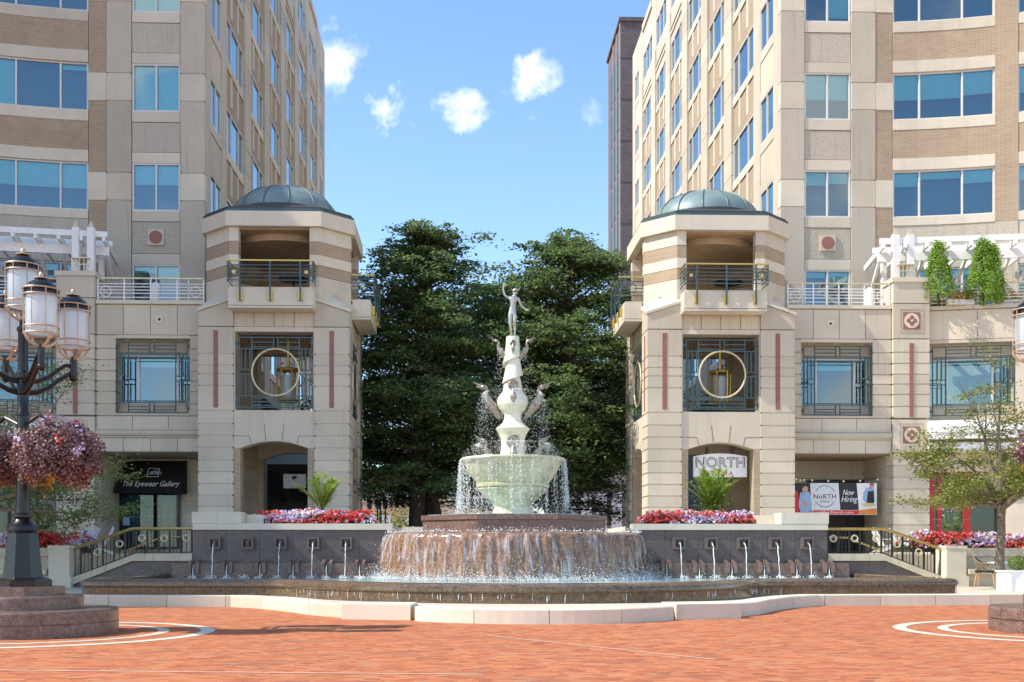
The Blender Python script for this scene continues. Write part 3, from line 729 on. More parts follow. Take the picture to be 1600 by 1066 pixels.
# ------------------------------------------------------------------ corner pavilions
def pavilion(s):
    cx, cy = s * 8.4, 44.8
    lab = ('octagonal stone pavilion with copper dome, front in shade, beside the eyewear shop' if s < 0 else
           'octagonal stone pavilion with copper dome and a restaurant sign in its arch')
    t = thing('corner_pavilion', lab, 'pavilion', (cx, cy, 1.1), 'domed pavilions flanking the fountain')
    base = Matrix.Translation((cx, cy, 0))
    inner = 90 if s < 0 else -90
    sides = [(0, 'open'), (inner, 'open'), (180, 'open'), (-inner, 'solid')]
    st = MB()   # 0 cream 1 brick 2 smooth 3 plinth
    J = [1.55, 1.98, 2.42, 2.85, 3.28, 3.71, 4.15, 4.58, 5.05, 5.5, 5.95, 6.43, 7.36, 7.8, 8.12, 8.55, 9.56]
    a = 2.8
    for sx in (-1, 1):
        for sy in (-1, 1):
            st.T = base @ Matrix.Scale(1, 4)
            x0, x1 = sorted((sx * 1.5, sx * a)); y0, y1 = sorted((sy * 1.5, sy * a))
            # L-shaped corner pier: two coursed blocks
            st.T = base
            stack(st, rect(x0, x1, *sorted((sy * a, sy * 2.25))), J); stack(st, rect(*sorted((sx * a, sx * 2.25)), *sorted((sy * 1.5, sy * 2.25))), J)
            st.prism(rect(x0 - .05 if sx < 0 else x0, x1 + .05 if sx > 0 else x1, *sorted((sy * 2.25, sy * (a + .05)))), 1.09, 1.53, 3)
            st.prism(rect(*sorted((sx * (a + .05), sx * 2.25)), *sorted((sy * 1.5, sy * 2.25))), 1.09, 1.53, 3)
            # broached shoulder: low at the corner, high at the bay, topped by a sloping cap
            lo, hi = 10.12, 10.68
            cor, p1, p2, inn = (sx * a, sy * a), (sx * 1.5, sy * a), (sx * a, sy * 1.5), (sx * 1.5, sy * 1.5)
            pts = [cor, p1, inn, p2]; zz = [lo, hi - .12, hi + .9, hi - .12]
            ar = sum(pts[i][0] * pts[(i + 1) % 4][1] - pts[(i + 1) % 4][0] * pts[i][1] for i in range(4))
            if ar < 0: pts, zz = pts[::-1], zz[::-1]
            st.prism(pts, 9.585, zz, 0)
            e = .05; pts2 = [(x + (e if x > 1.6 else -e if x < -1.6 else 0), y + (e if y > 1.6 else -e if y < -1.6 else 0)) for x, y in pts]
            n4 = 4; st._add([(x, y, z) for (x, y), z in zip(pts2, zz)] + [(x, y, z + .1) for (x, y), z in zip(pts2, zz)],
                            [(3, 2, 1, 0), (4, 5, 6, 7)] + [(i, (i + 1) % 4, 4 + (i + 1) % 4, 4 + i) for i in range(4)], 2)
    for ang, kind in sides:
        st.T = base @ Matrix.Rotation(R(ang), 4, 'Z')
        f = -a + .06
        # arch bay
        if kind == 'open' or True:
            for sx in (-1, 1):
                st.box(*sorted((sx * 1.25, sx * 1.497)), f, -2.1, 1.1, 5.05, 1)
            arc = [(1.25 * math.cos(q) , 0) for q in (0,)]
            n = 14; bot = []
            for i in range(n + 1):
                x = 1.25 - 2.5 * i / n; bot.append((x, 5.04 + .27 * (1 - (x / 1.25) ** 2)))
            st.slab([(-1.497, 5.055), (-1.25, 5.055)] + bot[::-1][1:-1] + [(1.25, 5.055), (1.497, 5.055), (1.497, 6.41), (-1.497, 6.41)], f, -2.1, 0)
            for x, dz in ((-.3, .0), (.3, 0), (-.85, -.1), (.85, -.1)):
                sgn = 1 if x > 0 else -1
                ztop = 5.95 if abs(x) < .5 else 5.5
                st.bar((x, f - .002, 5.04 + .27 * (1 - (x / 1.25) ** 2) + .02), (x + sgn * .07, f - .002, ztop), .018, .012, 3)
                if abs(x) > .5: st.bar((x + sgn * .07, f - .002, ztop), (sgn * 1.49, f - .002, ztop), .012, .018, 3)
        if kind == 'open':
            for sx in (-1, 1): st.box(*sorted((sx * 1.45, sx * 1.497)), f, -2.1, 6.41, 9.4)
            st.box(-1.45, 1.45, f, -2.1, 6.412, 6.46, 2); st.box(-1.497, 1.497, f, -2.1, 9.4, 9.575, 2)
        else:
            st.box(-1.497, 1.497, f, -2.3, 6.412, 9.575)
        for i in range(4): st.box(-1.497 + .7485 * i + .01, -1.497 + .7485 * (i + 1) - .01, f + .01, -2.1, 9.59, 10.6)
        # red accent strips
        for sx in (-1, 1): st.box(sx * 2.15 - .085, sx * 2.15 + .085, -a - .015, -a + .01, 6.55, 9.42, 4)
        # octagon storey openings
        if kind == 'solid' or ang == 180:
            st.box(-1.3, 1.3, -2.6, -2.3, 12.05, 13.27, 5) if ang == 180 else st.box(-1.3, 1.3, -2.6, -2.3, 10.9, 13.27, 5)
            for x in (-.65, 0, .65): st.box(x - .01, x + .01, -2.299, -2.292, 12.06 if ang == 180 else 10.9, 13.2, 3)
            st.box(-1.3, 1.3, -2.299, -2.292, 12.2, 12.22, 3)
        # upper corner piers (chamfer faces)
        A2 = 2.75
        pier = [(-1.32, -A2), (-1.67, -A2), (-A2, -1.67), (-A2, -1.32), (-2.35, -1.32), (-2.35, -1.55), (-1.55, -2.35), (-1.32, -2.35)]
        for z0, z1, mt in ((10.45, 11.47, 2), (11.49, 11.89, 1), (11.9, 12.28, 2), (12.29, 12.76, 1), (12.77, 13.3, 2)):
            pp = pier if mt != 1 else [(x * .996, y * .996) for x, y in pier]
            st.prism(pp, z0, z1, mt)
    st.T = base
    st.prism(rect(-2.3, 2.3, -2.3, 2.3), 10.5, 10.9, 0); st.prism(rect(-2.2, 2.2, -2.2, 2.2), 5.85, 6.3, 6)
    # cornice
    def octo(A, c): return [(-A + c, -A), (A - c, -A), (A, -A + c), (A, A - c), (A - c, A), (-A + c, A), (-A, A - c), (-A, -A + c)]
    st.prism(octo(2.9, 1.13), 13.305, 13.86, 2)
    st.prism(octo(2.6, 1.05), 13.24, 13.304, 6)
    st.lathe([(2.15, 12.98), (2.15, 13.238)], 0, 0, 48, 6)
    st.T = None
    part(st, 'stone_body', ['cream', 'tan_brick', 'cream_smooth', 'plinth', 'red_strip', 'inner_wall', 'inner_wall'], t)
    # joints on the cornice front are thin recesses
    rf = MB(); rf.T = base
    rf.prism(octo(2.86, 1.12), 13.862, 13.97); rf.prism(octo(2.78, 1.08), 13.972, 14.06, 1); rf.prism(octo(2.7, 1.05), 14.062, 14.3, 1, octo(2.2, .9))
    rf.lathe([(2.16, 14.2), (2.16, 14.42)], 0, 0, 48, 1)
    part(rf, 'roof', ['rail_green', 'roof_dark'], t)
    dm = MB(); dm.T = base
    prof = [(2.05 * math.cos(R(q)), 14.38 + 1.2 * math.sin(R(q))) for q in range(0, 86, 6)] + [(.02, 15.58)]
    dm.lathe(prof, 0, 0, 64)
    dome = part(dm, 'dome', 'verd_dome', t, True)
    sm = MB(); sm.T = base
    for i in range(13):
        q = 2 * math.pi * i / 13 + .1
        sm.tube([((r + .012) * math.cos(q), (r + .012) * math.sin(q), z + .012) for r, z in prof], .028, 6)
    part(sm, 'dome_seam', 'verd_seam', dome, True)
    # balconies, front and inner side
    for ang in (0, inner):
        T = base @ Matrix.Rotation(R(ang), 4, 'Z')
        bm_ = MB(); bm_.T = T; bm_.box(-1.55, 1.55, -3.5, -2.8, 10.22, 10.84); bm_.prism(rect(-1.55, 1.55, -3.5, -2.8), 10.12, 10.2, 0); bm_.box(-1.5, 1.5, -3.45, -2.3, 10.84, 10.9)
        b_ = part(bm_, 'balcony', 'cream_smooth', t)
        rl = MB(); rl.T = T
        def seg(A, B):
            for f in (.25, .4, .53, .66, .8): rl.bar((*A, 10.86 + f), (*B, 10.86 + f), .03)
            rl.bar((*A, 10.86 + .97), (*B, 10.86 + .97), .075, .05, 1)
        y = -3.62
        for A, B in (((-1.55, -2.75), (-1.55, y)), ((-1.55, y), (1.55, y)), ((1.55, y), (1.55, -2.75))): seg(A, B)
        for x in (-1.55, 1.55): rl.bar((x, y, 11.05), (x, y, 11.8), .04)
        for x in (-1.1, 0, 1.1):
            rl.bar((x, y - .02, 10.35), (x, y - .02, 11.8), .06); rl.box(x - .07, x + .07, y + .0, y + .12, 10.38, 10.72, 2)
        for x in (-1.32, 1.32):
            rl.ring((x, y - .01, 11.4), .17, .017, 'y', 20); rl.box(x - .06, x + .06, y - .04, y + .02, 11.34, 11.46, 1)
        for yy in (-3.2,):
            for x in (-1.55, 1.55): rl.ring((x, yy, 11.4), .17, .017, 'x', 20); rl.box(x - .03, x + .03, yy - .06, yy + .06, 11.34, 11.46, 1)
        part(rl, 'balcony_railing', ['rail_green', 'brass', 'gold'], b_)
        # bar grille and gilded ring of the middle storey
        g = MB(); g.T = T @ Matrix.Translation((-1.45, -2.66, 6.46)); w, h = 2.9, 2.94
        def vb(f, a0, b0): g.bar((f * w, 0, a0 * h), (f * w, 0, b0 * h), .045)
        def hb(f, a0, b0): g.bar((a0 * w, .003, f * h), (b0 * w, .003, f * h), .04)
        for f in (.05, .21, .82, .98): vb(f, .03, .94)
        for f in (.49, .545): vb(f, .03, .19); vb(f, .79, .93)
        for f in (.075, .13, .185, .85, .9, .955): vb(f, .19, .46); vb(f, .515, .79)
        for f in (.04, .185, .785, .93): hb(f, .05, .98)
        for f in (.46, .515): hb(f, .05, .21); hb(f, .82, .98)
        for f in (.065, .11, .16): hb(f, .21, .82)
        for f in (.81, .87): hb(f, .21, .49); hb(f, .545, .82)
        for f in (.1, .86):
            for q in (.02, .985): g.box(q * w - .06, q * w + .06, -.06, .06, f * h - .05, f * h + .05)
        part(g, 'window_grille', 'rail_green', t)
        g = MB(); g.T = T; g.ring((.05, -2.74, 7.88), .875, .038, 'y', 56, None, 8); part(g, 'gilded_ring', 'brass_pale', t, True)
    # white framed terrace doors at the back of the loggia
    g = MB(); g.T = base
    for i in range(9): g.box(-.95 + .22 * i, -.87 + .22 * i, 2.2, 2.28, 10.9, 11.95)
    g.box(-1, 1.0, 2.19, 2.29, 11.95, 12.03); part(g, 'terrace_door', 'frame_white', t)
    # table in the loggia
    tb = thing('terrace_table', 'round dark table on the balcony loggia of the %s pavilion' % ('left' if s < 0 else 'right'), 'table', (cx + .55, cy - 1.6, 10.9), 'tables in the pavilion loggias')
    g = MB(); g.lathe([(.55, 11.58), (.57, 11.62), (.55, 11.66), (.02, 11.67)], cx + .55, cy - 1.6, 28); part(g, 'table_top', 'black_metal', tb, True)
    g = MB(); g.lathe([(.25, 10.9), (.22, 10.94), (.04, 10.97), (.04, 11.58)], cx + .55, cy - 1.6, 16); part(g, 'leg', 'black_metal', tb, True)
    # brass lantern hanging in the middle storey
    hl = thing('hanging_lantern', 'gold lantern hanging inside the middle opening of the %s pavilion' % ('left' if s < 0 else 'right'), 'lantern', (cx + .25, cy, 6.9), 'gold lanterns hanging in the pavilions')
    x, y = cx + .3, cy - 1.3
    g = MB(); g.tube([(x, y, 8.2), (x, y, 10.45)], .06, 8); g.lathe([(.05, 9.6), (.38, 9.62), (.3, 9.72), (.05, 9.8)], x, y, 20); part(g, 'stem', 'gold', hl, True)
    g = MB()
    for z in (6.95, 8.15): g.lathe([(.42, z), (.45, z + .05), (.42, z + .1), (.1, z + .12)], x, y, 24)
    for i in range(6):
        q = i * math.pi / 3; g.tube([(x + .42 * math.cos(q), y + .42 * math.sin(q), 7.0), (x + .42 * math.cos(q), y + .42 * math.sin(q), 8.2)], .035, 6)
    part(g, 'cage', 'gold', hl, True)
    g = MB(); g.lathe([(.27, 7.1), (.27, 8.0)], x, y, 20); part(g, 'glass', 'lamp_glass', hl, True)
    return t
PL = pavilion(-1); PR = pavilion(1)
# ------------------------------------------------------------------ fountain square: curb, pool
def sweep(mb, path, prof, m=None, caps=True):
    """profile (outward offset, z) carried along a plan path; outward is to the right of travel"""
    n, k = len(path), len(prof); vs = []
    for i, (x, y) in enumerate(path):
        def nrm(a, b):
            d = Vector((b[0] - a[0], b[1] - a[1])).normalized(); return Vector((d.y, -d.x))
        n1 = nrm(path[i - 1], path[i]) if i else nrm(path[0], path[1]); n2 = nrm(path[i], path[i + 1]) if i < n - 1 else n1
        b_ = (n1 + n2).normalized(); b_ = b_ / max(.5, b_.dot(n1))
        vs += [(x + b_.x * o, y + b_.y * o, z) for o, z in prof]
    fs = [(i * k + j, i * k + (j + 1) % k, (i + 1) * k + (j + 1) % k, (i + 1) * k + j) for i in range(n - 1) for j in range(k)]
    if caps: fs += [tuple(range(k))[::-1], tuple(range((n - 1) * k, n * k))]
    mb._add(vs, [f[::-1] for f in fs], m)
def arc_path(cx, cy, r, a0, a1, n): return [(cx + r * math.sin(R(a0 + (a1 - a0) * i / n)), cy - r * math.cos(R(a0 + (a1 - a0) * i / n))) for i in range(n + 1)]

left_flank = [(-24, 25.0), (-12, 24.35), (-6.3, 23.9), (-5.5, 23.1), (-4.7, 21.8), (-4.1, 20.6), (-3.5, 19.9)]
cr = (2.25 ** 2 + 1.05 ** 2) / (2 * 1.05)
front = arc_path(0, 17.95 + cr, cr, -math.degrees(math.asin(2.2 / cr)), math.degrees(math.asin(2.2 / cr)), 24)
m = MB(); pr = [(0, 0), (0, .225), (-.02, .245), (-.46, .245), (-.46, 0)]
def cut_sweep(mb, path, prof, step):
    """split a run into blocks with open joints"""
    acc = [0]
    for a, b_ in zip(path, path[1:]): acc.append(acc[-1] + math.dist(a, b_))
    def at(d):
        d = min(max(d, 0), acc[-1])
        for i in range(len(acc) - 1):
            if d <= acc[i + 1] + 1e-9:
                f = (d - acc[i]) / (acc[i + 1] - acc[i]); return (path[i][0] + (path[i + 1][0] - path[i][0]) * f, path[i][1] + (path[i + 1][1] - path[i][1]) * f)
    nb = max(1, round(acc[-1] / step))
    for j in range(nb):
        a, b_ = acc[-1] * j / nb + .006, acc[-1] * (j + 1) / nb - .006
        sweep(mb, [at(a)] + [p for p, q in zip(path, acc) if a + .02 < q < b_ - .02] + [at(b_)], prof)
cut_sweep(m, left_flank, pr, 1.25); cut_sweep(m, [(-x, y) for x, y in left_flank[::-1]], pr, 1.25); cut_sweep(m, front, pr, 1.15)
for s in (-1, 1):
    bl = [(s * 3.48, 19.45), (s * 2.28, 19.12), (s * 2.2, 20.1), (s * 3.4, 20.4)]
    m.prism(bl, 0, .265)
struct(m, 'fountain_curb', 'cream_smooth')
m = MB(); ap = [(x, y + .3) for x, y in left_flank] + [(x, y + .3) for x, y in front] + [(-x, y + .3) for x, y in left_flank[::-1]] + [(24, 33), (-24, 33)]
m.prism(ap, .01, .21)
struct(m, 'fountain_apron', 'cream')

t = FOUNTAIN = thing('fountain', 'round granite cascade fountain with marble bowl and column spouting water in the square', 'fountain', (0, 30.8, .2))
FC = (0.0, 30.8)
lr = (5.0 ** 2 + 3.5 ** 2) / 7.0
mid = arc_path(0, 20.5 + lr, lr, -math.degrees(math.asin(4.9 / lr)), math.degrees(math.asin(4.9 / lr)), 40)
mid = [(x, max(y, 20.5)) for x, y in mid]
lp = [(-9.75, 30.4), (-9.75, 24.9), (-9.55, 24.55), (-9.2, 24.4), (-5.6, 24.2), (-5.2, 24.05)] + mid + [(5.2, 24.05), (5.6, 24.2), (9.2, 24.4), (9.55, 24.55), (9.75, 24.9), (9.75, 30.4)]
m = MB(); prof = [(0, .2), (0, .40), (.03, .42), (.035, .47), (.02, .52), (-.03, .56), (-.12, .58), (-.42, .58), (-.45, .55), (-.45, .2)]
sweep(m, lp, prof)
lip = part(m, 'pool_lip', 'granite_lip', t, True, ang=30)
m = MB(); m.prism([(x * .985, y + .2 if y < 30 else y + .2) for x, y in lp] , .25, .462); part(m, 'pool_water', 'pool_water', t)
# water running down the outside of the lip
m = MB(); rnd = random.Random(3)
for i in range(70):
    q = rnd.randrange(4, len(lp) - 5); f = rnd.random(); a, b_ = Vector(lp[q]), Vector(lp[q + 1]); p = a.lerp(b_, f); d = (b_ - a).normalized(); nn = Vector((d.y, -d.x)); w = rnd.uniform(.003, .009); z0 = rnd.uniform(.34, .42); z1 = z0 - rnd.uniform(.05, .17)
    o = p + nn * .008
    m.tube([(o.x, o.y, z0 + .01), (o.x + rnd.uniform(-.015, .015), o.y, (z0 + z1) / 2), (o.x + rnd.uniform(-.02, .02), o.y, z1)], [w * .4, w * rnd.uniform(.5, 1), w * .3], 5)
part(m, 'water_trickle', 'water_spray', lip, True)['kind'] = 'stuff'
# cascade drum
def ridg(r, z, q): return r + (.035 * math.sin(q * 41 + 1.3 * math.sin(z * 5 + q * 9)) + .025 * math.sin(q * 97 + z * 3) + .012 * math.sin(q * 191)) * (1 if z < 1.6 else .25)
cp = [(3.64, .25), (3.62, .5), (3.6, .8), (3.57, 1.1), (3.54, 1.35), (3.5, 1.53), (3.47, 1.61), (3.40, 1.655), (3.3, 1.665), (2.2, 1.67)]
m = MB(); m.lathe(cp, *FC, 288, fn=ridg); drum = part(m, 'cascade_drum', 'granite_wet', t, True, ang=60)
m = MB()
def ridg2(r, z, q): return ridg(r, z, q) + .035 + .02 * math.sin(q * 67 + z * 2)
vs = []; n = 288; k = 9; cp2 = cp[:9]
m.lathe(cp2 + [(3.2, 1.69)], *FC, n, fn=ridg2); part(m, 'water_film', 'water_sheet', drum, True, ang=180)
m = MB()
def octa(A): c = A * (1 - .4142); return [(-A + c + FC[0], -A + FC[1]), (A - c, -A + FC[1]), (A, -A + c + FC[1]), (A, A - c + FC[1]), (A - c, A + FC[1]), (-A + c, A + FC[1]), (-A, A - c + FC[1]), (-A, -A + c + FC[1])]
m.prism(octa(2.44), 1.6, 2.0); m.prism(octa(2.48), 2.003, 2.13)
tier = part(m, 'octagonal_tier', 'granite_red', t)
m = MB(); m.prism(octa(2.3), 2.131, 2.15); part(m, 'tier_water', 'pool_water', tier)
# marble bowl
m = MB(); bp = [(.62, 2.13), (.56, 2.25), (.52, 2.4), (.6, 2.55), (.8, 2.72), (.93, 2.84), (.97, 2.88), (.95, 2.93), (1.01, 2.95), (1.02, 3.02), (.99, 3.04), (1.1, 3.18), (1.24, 3.4), (1.33, 3.58), (1.36, 3.64), (1.42, 3.66), (1.435, 3.70), (1.42, 3.735), (1.36, 3.74), (1.28, 3.66), (.3, 3.6)]
m.lathe(bp, *FC, 96); bowl = part(m, 'bowl', 'marble_algae', t, True, ang=35)
m = MB()
colp = [(.40, 3.58), (.37, 3.75), (.325, 3.95), (.31, 4.1), (.325, 4.25), (.37, 4.38), (.44, 4.50), (.47, 4.55), (.455, 4.575), (.36, 4.64), (.27, 4.73), (.235, 4.83), (.23, 4.92), (.27, 5.0), (.36, 5.08), (.42, 5.2), (.43, 5.3), (.40, 5.42), (.32, 5.52), (.265, 5.6), (.25, 5.75), (.24, 5.9), (.235, 6.05), (.232, 6.2), (.228, 6.35), (.225, 6.5), (.215, 6.65), (.195, 6.8), (.185, 6.95), (.18, 7.05), (.175, 7.08)]
def interp(pr, n):
    out = []
    for (r0, z0), (r1, z1) in zip(pr, pr[1:]):
        for i in range(n): f = i / n; out.append((r0 + (r1 - r0) * f, z0 + (z1 - z0) * f))
    return out + [pr[-1]]
def spiral(r, z, q):
    if z < 4.4: return r
    a = ((q - (z - 4.4) * 11.5) / (2 * math.pi)) % 1.0
    amt = .42 if 5.8 < z < 6.55 else 0.0
    return r * (1 + amt * (a - .5) * (1 if z < 6.9 else 0))
m.lathe(interp(colp, 16), *FC, 150, fn=spiral); column = part(m, 'column', 'marble', t, True, ang=50)
def bird(mb, ang, z, sc, lean):
    mb.T = Matrix.Translation((FC[0], FC[1], z)) @ Matrix.Rotation(R(ang), 4, 'Z') @ Matrix.Scale(sc, 4)
    # local +x is outward
    body = [(lean - .05, 0, -.42), (lean + .02, 0, -.3), (lean + .14, 0, -.12), (lean + .24, 0, .02), (lean + .30, 0, .12)]
    mb.tube(body, [.03, .085, .125, .105, .075], 10)
    neck = [(lean + .27, 0, .08), (lean + .30, 0, .17), (lean + .27, 0, .27), (lean + .30, 0, .35), (lean + .38, 0, .37)]
    mb.tube(neck, [.065, .05, .045, .055, .06], 10)
    mb.ball((lean + .36, 0, .36), .07, 10)
    mb.tube([(lean + .38, 0, .37), (lean + .5, 0, .43), (lean + .62, 0, .50)], [.05, .028, .006], 8)
    mb.tube([(lean + .38, 0, .34), (lean + .48, 0, .36), (lean + .55, 0, .385)], [.035, .02, .005], 8)
    mb.T = None
for z, sc, lean, cz in ((6.72, .72, .26, 6.92), (5.3, 1.12, .36, 5.72), (3.9, .95, .5, 4.18)):
    for a in (0, 180):
        m = MB(); bird(m, a - 4, z, sc, lean); part(m, 'bird_spout', 'bronze', t, True)
    for a in (-90, 90):
        m = MB(); rad = {6.72: .088, 5.3: .15, 3.9: .19}[z]; off = {6.72: .2, 5.3: .285, 3.9: .335}[z]
        m.T = Matrix.Translation((FC[0], FC[1], cz - (.04 if z > 6 else 0))) @ Matrix.Rotation(R(a), 4, 'Z') @ Matrix.Translation((off, 0, 0)) @ Matrix.Rotation(R(90), 4, 'Y')
        m.lathe([(rad, -.05), (rad, .02), (rad * .8, .035), (rad * .72, .01), (rad * .25, -.01)], 0, 0, 24); m.T = None
        m.T = None; s_ = 1 if a > 0 else -1; y = FC[1] + s_ * (off + .05); k = rad / .12
        m.tube([(0, y, cz - rad * .6), (0, y + s_ * .05 * k, cz - rad * 1.5), (0, y + s_ * .06 * k, cz - rad * 2.3), (0, y + s_ * .03 * k, cz - rad * 3.1), (0, y, cz - rad * 3.9)], [rad * .2, rad * .5, rad * .62, rad * .42, rad * .1], 10)
        part(m, 'spout_disc', 'bronze', column, True)

def drops(name, pts, size, parent, stretch=2.2, mat='water_spray'):
    pts = np.asarray(pts, float) - np.array(ORG[parent]); n = len(pts); sz = size * RNG.uniform(.5, 1.4, n)[:, None]
    d = np.array([(1, 0, 0), (-1, 0, 0), (0, 1, 0), (0, -1, 0), (0, 0, stretch), (0, 0, -stretch)], float)
    v = (pts[:, None, :] + d[None] * sz[:, None, :]).reshape(-1, 3)
    f0 = np.array([(0, 2, 4), (2, 1, 4), (1, 3, 4), (3, 0, 4), (2, 0, 5), (1, 2, 5), (3, 1, 5), (0, 3, 5)])
    f = (np.arange(n)[:, None, None] * 6 + f0[None]).reshape(-1, 3)
    me = bpy.data.meshes.new(name); me.from_pydata(v.tolist(), [], f.tolist()); me.materials.append(M[mat]); me.shade_smooth(); me.update()
    o = bpy.data.objects.new(name, me); COL.objects.link(o); o.parent = parent; ORG[o] = ORG[parent]; o['kind'] = 'stuff'; return o
# water falling from the bowl
pts = []
for i in range(120):
    q = RNG.uniform(0, 2 * math.pi); v0 = RNG.uniform(.0, .25); zend = RNG.uniform(2.15, 2.5); den = int(RNG.integers(35, 90) * (.45 if (math.sin(q) < -.5) else 1))
    zz = np.sort(RNG.uniform(0, 1, den)); z = 3.70 - (3.70 - zend) * zz; r = 1.44 + v0 * np.sqrt((3.70 - z) / 4.9) + RNG.normal(0, .012, den)
    qq = q + RNG.normal(0, .012, den); pts += list(zip(FC[0] + r * np.cos(qq), FC[1] + r * np.sin(qq), z))
drops('falling_water', pts, .0062, t, 3.4)
pts = []
for i in range(2600):     # spray about the tier
    q = RNG.uniform(0, 2 * math.pi); r = 1.45 + abs(RNG.normal(0, .16)); pts.append((FC[0] + r * math.cos(q), FC[1] + r * math.sin(q), 2.15 + RNG.exponential(.35)))
for z, rr, n in ((6.75, .33, 900), (5.55, .78, 2200), (4.15, .95, 1300)):
    for a in (0, 90, 180, 270):
        for i in range(n // 2):
            f = RNG.uniform(0, 1); q = R(a) + RNG.normal(0, .3); r = rr + .2 * f * RNG.normal(0, 1) + .1 * f; zz = z - f * f * (z - 3.75)
            pts.append((FC[0] + r * math.cos(q) , FC[1] + r * math.sin(q), max(zz, 3.78 if r < 1.4 else 2.2)))
drops('spray', pts, .0050, t, 1.8)
# water curtain clinging to the bowl
m = MB(); m.lathe([(r + .012, z) for r, z in bp[2:18]], *FC, 96, fn=lambda r, z, q: r + .006 * math.sin(q * 57)); part(m, 'water_film', 'water_curtain', bowl, True, ang=180)
# churned water at the foot of the cascade
pts = []
for i in range(13000):
    q = RNG.uniform(0, 2 * math.pi); r = 3.68 + RNG.exponential(.16); h = RNG.exponential(.05) + (RNG.exponential(.14) if RNG.uniform() < .25 + .25 * math.sin(q * 13) * math.sin(q * 29) else 0); pts.append((FC[0] + r * math.cos(q), FC[1] + r * math.sin(q), .47 + h))
drops('splash', pts, .0095, t, 1.0)
pts = []
for i in range(700):
    q = RNG.uniform(math.pi, 2 * math.pi); r = 3.43 + RNG.normal(0, .05); pts.append((FC[0] + r * math.cos(q), FC[1] + r * math.sin(q), 1.68 + RNG.exponential(.03)))
drops('splash', pts, .012, t, 1.0)
m = MB()
def foam(r, z, q): return r + .06 * math.sin(q * 37 + r * 8) + .04 * math.sin(q * 83)
m.lathe([(3.5, .45), (3.64, .53), (3.8, .515), (4.0, .485), (4.25, .47), (4.35, .45)], *FC, 240, fn=foam); part(m, 'foam', 'water_curtain', t, True, ang=180)
# plumes of water standing off the drum
m = MB(); rnd = random.Random(12)
for i in range(46):
    q = rnd.uniform(-math.pi, 0) ; r = 3.72 + rnd.uniform(0, .1); h = rnd.uniform(.15, .42); x, y = FC[0] + r * math.cos(q), FC[1] + r * math.sin(q); w = rnd.uniform(.03, .09)
    m.tube([(x, y, .45), (x + rnd.uniform(-.05, .05), y - .04, .46 + h * .6), (x + rnd.uniform(-.1, .1), y - .05, .46 + h)], [w, w * .7, .01], 6)
part(m, 'water_plume', 'water_curtain', t, True)['kind'] = 'stuff'

